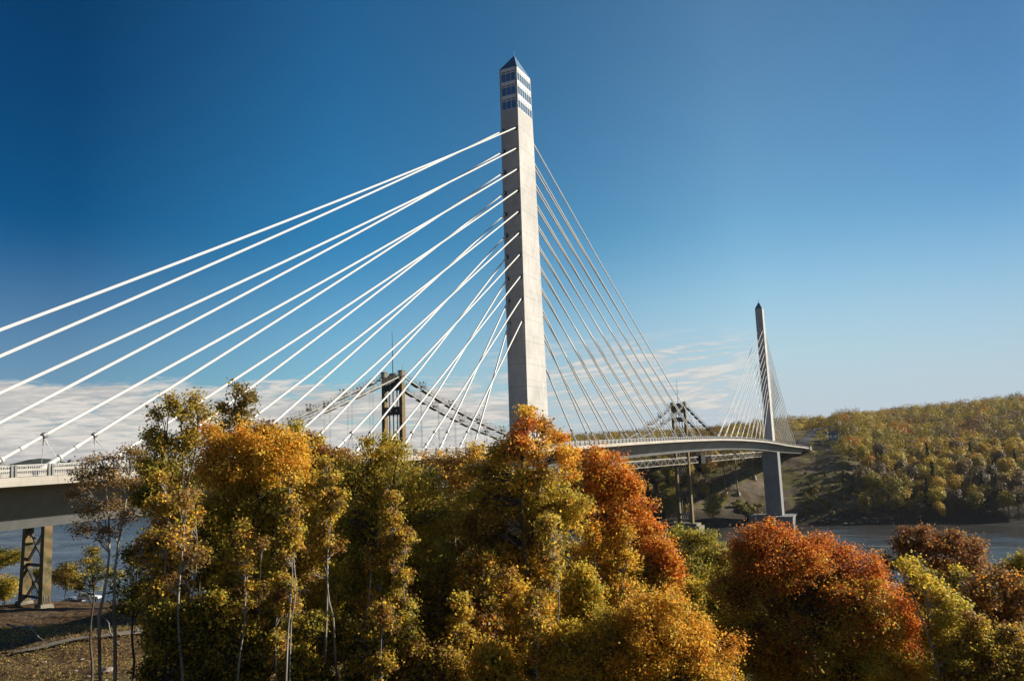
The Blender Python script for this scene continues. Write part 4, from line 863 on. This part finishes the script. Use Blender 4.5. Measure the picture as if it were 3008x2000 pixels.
for i in ind:
    lab, cols, _ = KINDS[kn[i]]; con = kn[i] == 4
    sc = rng.uniform(.75, 1.5)
    o = empty('conifer_tree' if con else 'broadleaf_tree', (fx[i], fy[i], fz[i]-.2), lab+' in the woods on the far bank', 'tree', 'trees on the far bank')
    o.rotation_euler = (0, 0, rng.uniform(0, 6.28)); o.scale = (sc, sc, sc*rng.uniform(.9, 1.2))
    c = link('crown', (cvar if con else var)[rng.integers(3 if con else 10)], o); q = cols[rng.integers(len(cols))]; f = rng.uniform(.7, 1.3); c.color = (q[0]*f, q[1]*f, q[2]*f, 1)
    link('trunk', tv[rng.integers(3)], o)
# the rest of the wooded hill as one mass
PV = []; PT = []; PO = []
for i in rest:
    con = kn[i] == 4; far_ = fd[i] > 600; n = 110 if px[i] < 1790 else (230 if far_ else 380); h = rng.uniform(9, 18); r = rng.uniform(3.8, 7.4)
    if con:
        zz = rng.uniform(.1, 1, n//2); a = rng.uniform(0, 6.28, n//2); rr = (1-zz)*2.7*rng.uniform(.6, 1, n//2)+.15; P = np.stack([rr*np.cos(a), rr*np.sin(a), zz*h*1.2], 1); O = P/4
    else:
        u = ellip(n, .8); bmp = 1+.28*np.sin(u[:, 0]*5+i)*np.cos(u[:, 1]*5+i*2)+.15*np.sin(u[:, 2]*9+i); P = u*np.array([r, r, h*.36])*bmp[:, None]+np.array([0, 0, h*.62]); O = u
    cols = KINDS[kn[i]][1]; q = np.array(cols[rng.integers(len(cols))])*rng.uniform(.7, 1.3)
    PV.append(P+np.array([fx[i], fy[i], fz[i]])); PO.append(O); PT.append(q*rng.uniform(.7, 1.3, (len(P), 1)))
V, Q = leafquads(np.concatenate(PV), 1.05, np.concatenate(PO), .4, 0, 1.0)
props(link('forest', raw_mesh('forest', V, Q, M_mleaf, np.repeat(np.concatenate(PT), 4, 0))), 'autumn woods covering the hill across the river', 'forest', kind='stuff')
# shrubs on the cleared bank
sv = [crown_variant(n=200, h=3.4, r=1.9) for _ in range(3)]
spots = [(402+rng.uniform(0, 36), rng.uniform(-47, -8)) for _ in range(70)]+[(357+rng.uniform(0, 16), rng.uniform(12, 26)) for _ in range(40)]+[(350+rng.uniform(4, 60), rng.uniform(-46, -12)) for _ in range(40)]+[(333+rng.uniform(6, 50), rng.uniform(33, 46)) for _ in range(14)]+[(440+rng.uniform(0, 30), rng.uniform(18, 32)) for _ in range(8)]
for x, y in spots:
    z = float(ground(x, y)); s = rng.uniform(.35, .85) if x > 400 else rng.uniform(.5, 1.25)
    o = link('shrub', sv[rng.integers(3)], None, (x, y, z-.4*s)); o.scale = (s*1.1, s*1.1, s); o.rotation_euler = (0, 0, rng.uniform(0, 6)); q = [(.27, .21, .04), (.20, .17, .04), (.15, .14, .035)][rng.integers(3)]; o.color = (*q, 1)
    props(o, 'low yellow-green shrub on the cleared slope under the far end of the bridge', 'shrub', 'shrubs on the cleared bank')
open('/tmp/nl.txt', 'w').write(str(NL[0])) if 0 else print('leaves', NL[0], 'far trees', len(fx))

# ------------------------------------------------------------------ near-bank odds and ends
def drape(name, pts, w, mat_, kind='structure', lift=.12):
    pts = np.array(pts, float); out = []
    for a, b in zip(pts[:-1], pts[1:]):
        n = int(np.hypot(*(b-a))/1.5)+1
        for i in range(n): out.append(a+(b-a)*i/n)
    out.append(pts[-1]); V = []; F = []
    for i, p in enumerate(out):
        t = out[min(i+1, len(out)-1)]-out[max(i-1, 0)]; t = t/np.hypot(*t); nn = np.array([-t[1], t[0]])
        for q in np.linspace(-.5, .5, 7): c = p+nn*q*w; V.append((c[0], c[1], float(ground(*c))+.35+lift))
    for i in range(len(out)-1):
        for q in range(6): F.append((i*7+q, i*7+q+1, (i+1)*7+q+1, (i+1)*7+q))
    return props(link(name, raw_mesh(name, V, F, mat_, smooth=True)), kind=kind)
M_dirt = mat('pale_dirt', (.20, .17, .13), .95); setc(M_dirt, ramp(M_dirt, nz(M_dirt, 1.6, 6), [(.3, (.11, .09, .065)), (.7, (.24, .205, .16))]))
drape('road', [(-120, 150), (-60, 112), (-28, 112), (-8, 118), (30, 100)], 7, M_dirt)
drape('path', [(-100, 24), (-86, 20), (-78, 18), (-66, 22)], 2.6, M_dirt)
p = at(262, 1765, 176); gzv = float(ground(p[0], p[1]))
vehicle('parked_car', (float(p[0]), float(p[1]), gzv+.42), R_(-62), P_white, 'white estate car parked on the shore road below the bridge', 'car', L_=4.8, H=1.75)
p = at(215, 1770, 178); vehicle('parked_car', (float(p[0]), float(p[1]), float(ground(p[0], p[1]))+.4), R_(-62), P_grey, 'grey car parked behind the white estate car', 'car', H=1.5, wagon=False)
M_wood = mat('pole_wood', (.07, .055, .04), .9)
pp = at(281, 1765, 205); t = empty('utility_pole', (pp[0], pp[1], ground(pp[0], pp[1])), 'wooden utility pole behind the parked white car', 'pole')
b = MB(); zt = float(ground(pp[0], pp[1])); b.tube([(pp[0], pp[1], zt), (pp[0], pp[1], zt+8)], [.16, .11], 8); b.build('pole', M_wood, t)
b = MB(); b.beam((pp[0]-.9, pp[1]+.5, zt+7.4), (pp[0]+.9, pp[1]-.5, zt+7.4), .12); b.build('crossarm', M_wood, t)
M_stone = mat('rock', (.26, .22, .17), .9); setc(M_stone, ramp(M_stone, nz(M_stone, 3, 6), [(.3, (.13, .10, .075)), (.7, (.36, .31, .25))]))
def rock(loc, s, lab, group):
    bm = __import__('bmesh').new(); __import__('bmesh').ops.create_icosphere(bm, subdivisions=2, radius=1)
    sd = rng.uniform(0, 99)
    for v in bm.verts:
        f = .7+.6*float(vn(v.co.x*1.4+sd, v.co.y*1.4+v.co.z*2.1, 2)); v.co *= f; v.co.z *= .6
    me = bpy.data.meshes.new('rock'); bm.to_mesh(me); bm.free(); me.materials.append(M_stone)
    o = link('rock', me, None, loc); o.scale = (s*rng.uniform(.8, 1.4), s, s*.8); o.rotation_euler = (0, 0, rng.uniform(0, 6)); props(o, lab, 'rock', group)
rk = [(315, 1965, .55, 'largest pale rock on the slope at the lower left')]+[(px_, py_, rng.uniform(.14, .3), 'small pale stone on the grassy slope at the lower left') for px_, py_ in ((95, 1938), (128, 1943), (222, 1968), (262, 1985), (310, 1996), (240, 1935))]
def hit(px_, py_):
    for d in np.arange(20, 260, .5):
        q = at(px_, py_, d)
        if q[2] < float(ground(q[0], q[1]))+.35: return q
    return q
for px_, py_, s, lab in rk:
    q = hit(px_, py_); rock((q[0], q[1], q[2]-s*.12), s, lab, 'rocks on the slope')
for i in range(34):
    y = rng.uniform(-70, 45); x = float(shore_x(y))+rng.uniform(-1, 6); rock((x, y, float(ground(x, y))+.5), rng.uniform(.5, 1.4), 'dark boulder along the far waterline', 'boulders on the far shore')
# bare fallen branches over the shaded hollow at the lower left
def branch(pts, r, lab):
    P = [hit(*q)+np.array([0, 0, h]) for q, h in pts]; t = empty('bare_branch', P[0], lab, 'branch'); sg = []
    for a, b_ in zip(P[:-1], P[1:]): sg += curve(a, b_, r, r*.6, 4, .03); r *= .6
    for j in range(7): a = sg[rng.integers(1, len(sg))][1]; sg += curve(a, a+rng.normal(size=3)*np.array([1, 1, .6])*1.1+np.array([0, 0, .7]), .03, .01, 3, .08)
    V, Q = tubes(sg, 5); link('limb', raw_mesh('limb', V-P[0], Q, M_pale), t)
branch([((20, 1845), .6), ((90, 1880), 1.4), ((150, 1902), .7)], .14, 'long pale fallen branch across the shaded hollow')
branch([((350, 1900), .2), ((300, 1845), 1.6), ((268, 1812), 2.6)], .10, 'bare grey sapling leaning over the hollow')
# small house and pole at the far end of the bridge
hx_, hy_ = 560., -21.; hz_ = float(ground(hx_, hy_)); t = empty('house', (hx_, hy_, hz_), 'small dark-roofed house by the road at the far end of the bridge', 'house')
M_wall = mat('house_wall', (.34, .36, .38), .8); M_hroof = mat('house_roof', (.05, .07, .10), .6)
b = MB(); b.box(hx_-4, hx_+4, hy_-6, hy_+6, hz_-2, hz_+3.4); b.build('wall', M_wall, t)
b = MB(); b.add([(hx_-4.5, hy_-6.4, hz_+3.3), (hx_+4.5, hy_-6.4, hz_+3.3), (hx_+4.5, hy_+6.4, hz_+3.3), (hx_-4.5, hy_+6.4, hz_+3.3), (hx_, hy_-6.4, hz_+6), (hx_, hy_+6.4, hz_+6)], [(3, 2, 1, 0), (0, 1, 4), (2, 3, 5), (1, 2, 5, 4), (3, 0, 4, 5)]); b.build('roof', M_hroof, t)
for yy in (-3.5, 0, 3.5):
    b = MB(); b.box(hx_-4.06, hx_-3.9, hy_+yy-.7, hy_+yy+.7, hz_+1, hz_+2.4); b.build('window', M_glass, t)
q = (528., -15.5); zq = float(ground(*q)); t = empty('utility_pole', (*q, zq), 'utility pole beside the far bridge abutment', 'pole')
b = MB(); b.tube([(*q, zq-1), (*q, zq+10)], [.2, .14], 6); b.build('pole', M_wood, t); b = MB(); b.beam((q[0], q[1]-1.2, zq+9.2), (q[0], q[1]+1.2, zq+9.2), .16); b.build('crossarm', M_wood, t)
vehicle('parked_car', (543., -15., float(ground(543, -15))+.4), .3, P_white, 'white car parked in front of the small house', 'car', H=1.5, wagon=False)
drape('road', [(500, 0), (620, 0), (760, -6)], 9, M_asph, lift=.0)

# ------------------------------------------------------------------ the air between here and the far hill
hb_ = MB(); hb_.box(-400, 8500, -5900, 7800, -75, 112); M_haze = bpy.data.materials.new('haze'); M_haze.use_nodes = True; ht = M_haze.node_tree; ht.nodes.clear()
ho = ht.nodes.new('ShaderNodeOutputMaterial'); pv = ht.nodes.new('ShaderNodeVolumePrincipled'); pv.inputs['Color'].default_value = (.86, .90, .95, 1); pv.inputs['Density'].default_value = .00003; pv.inputs['Anisotropy'].default_value = .3
ht.links.new(pv.outputs[0], ho.inputs['Volume']); props(hb_.build('haze', M_haze), kind='stuff')
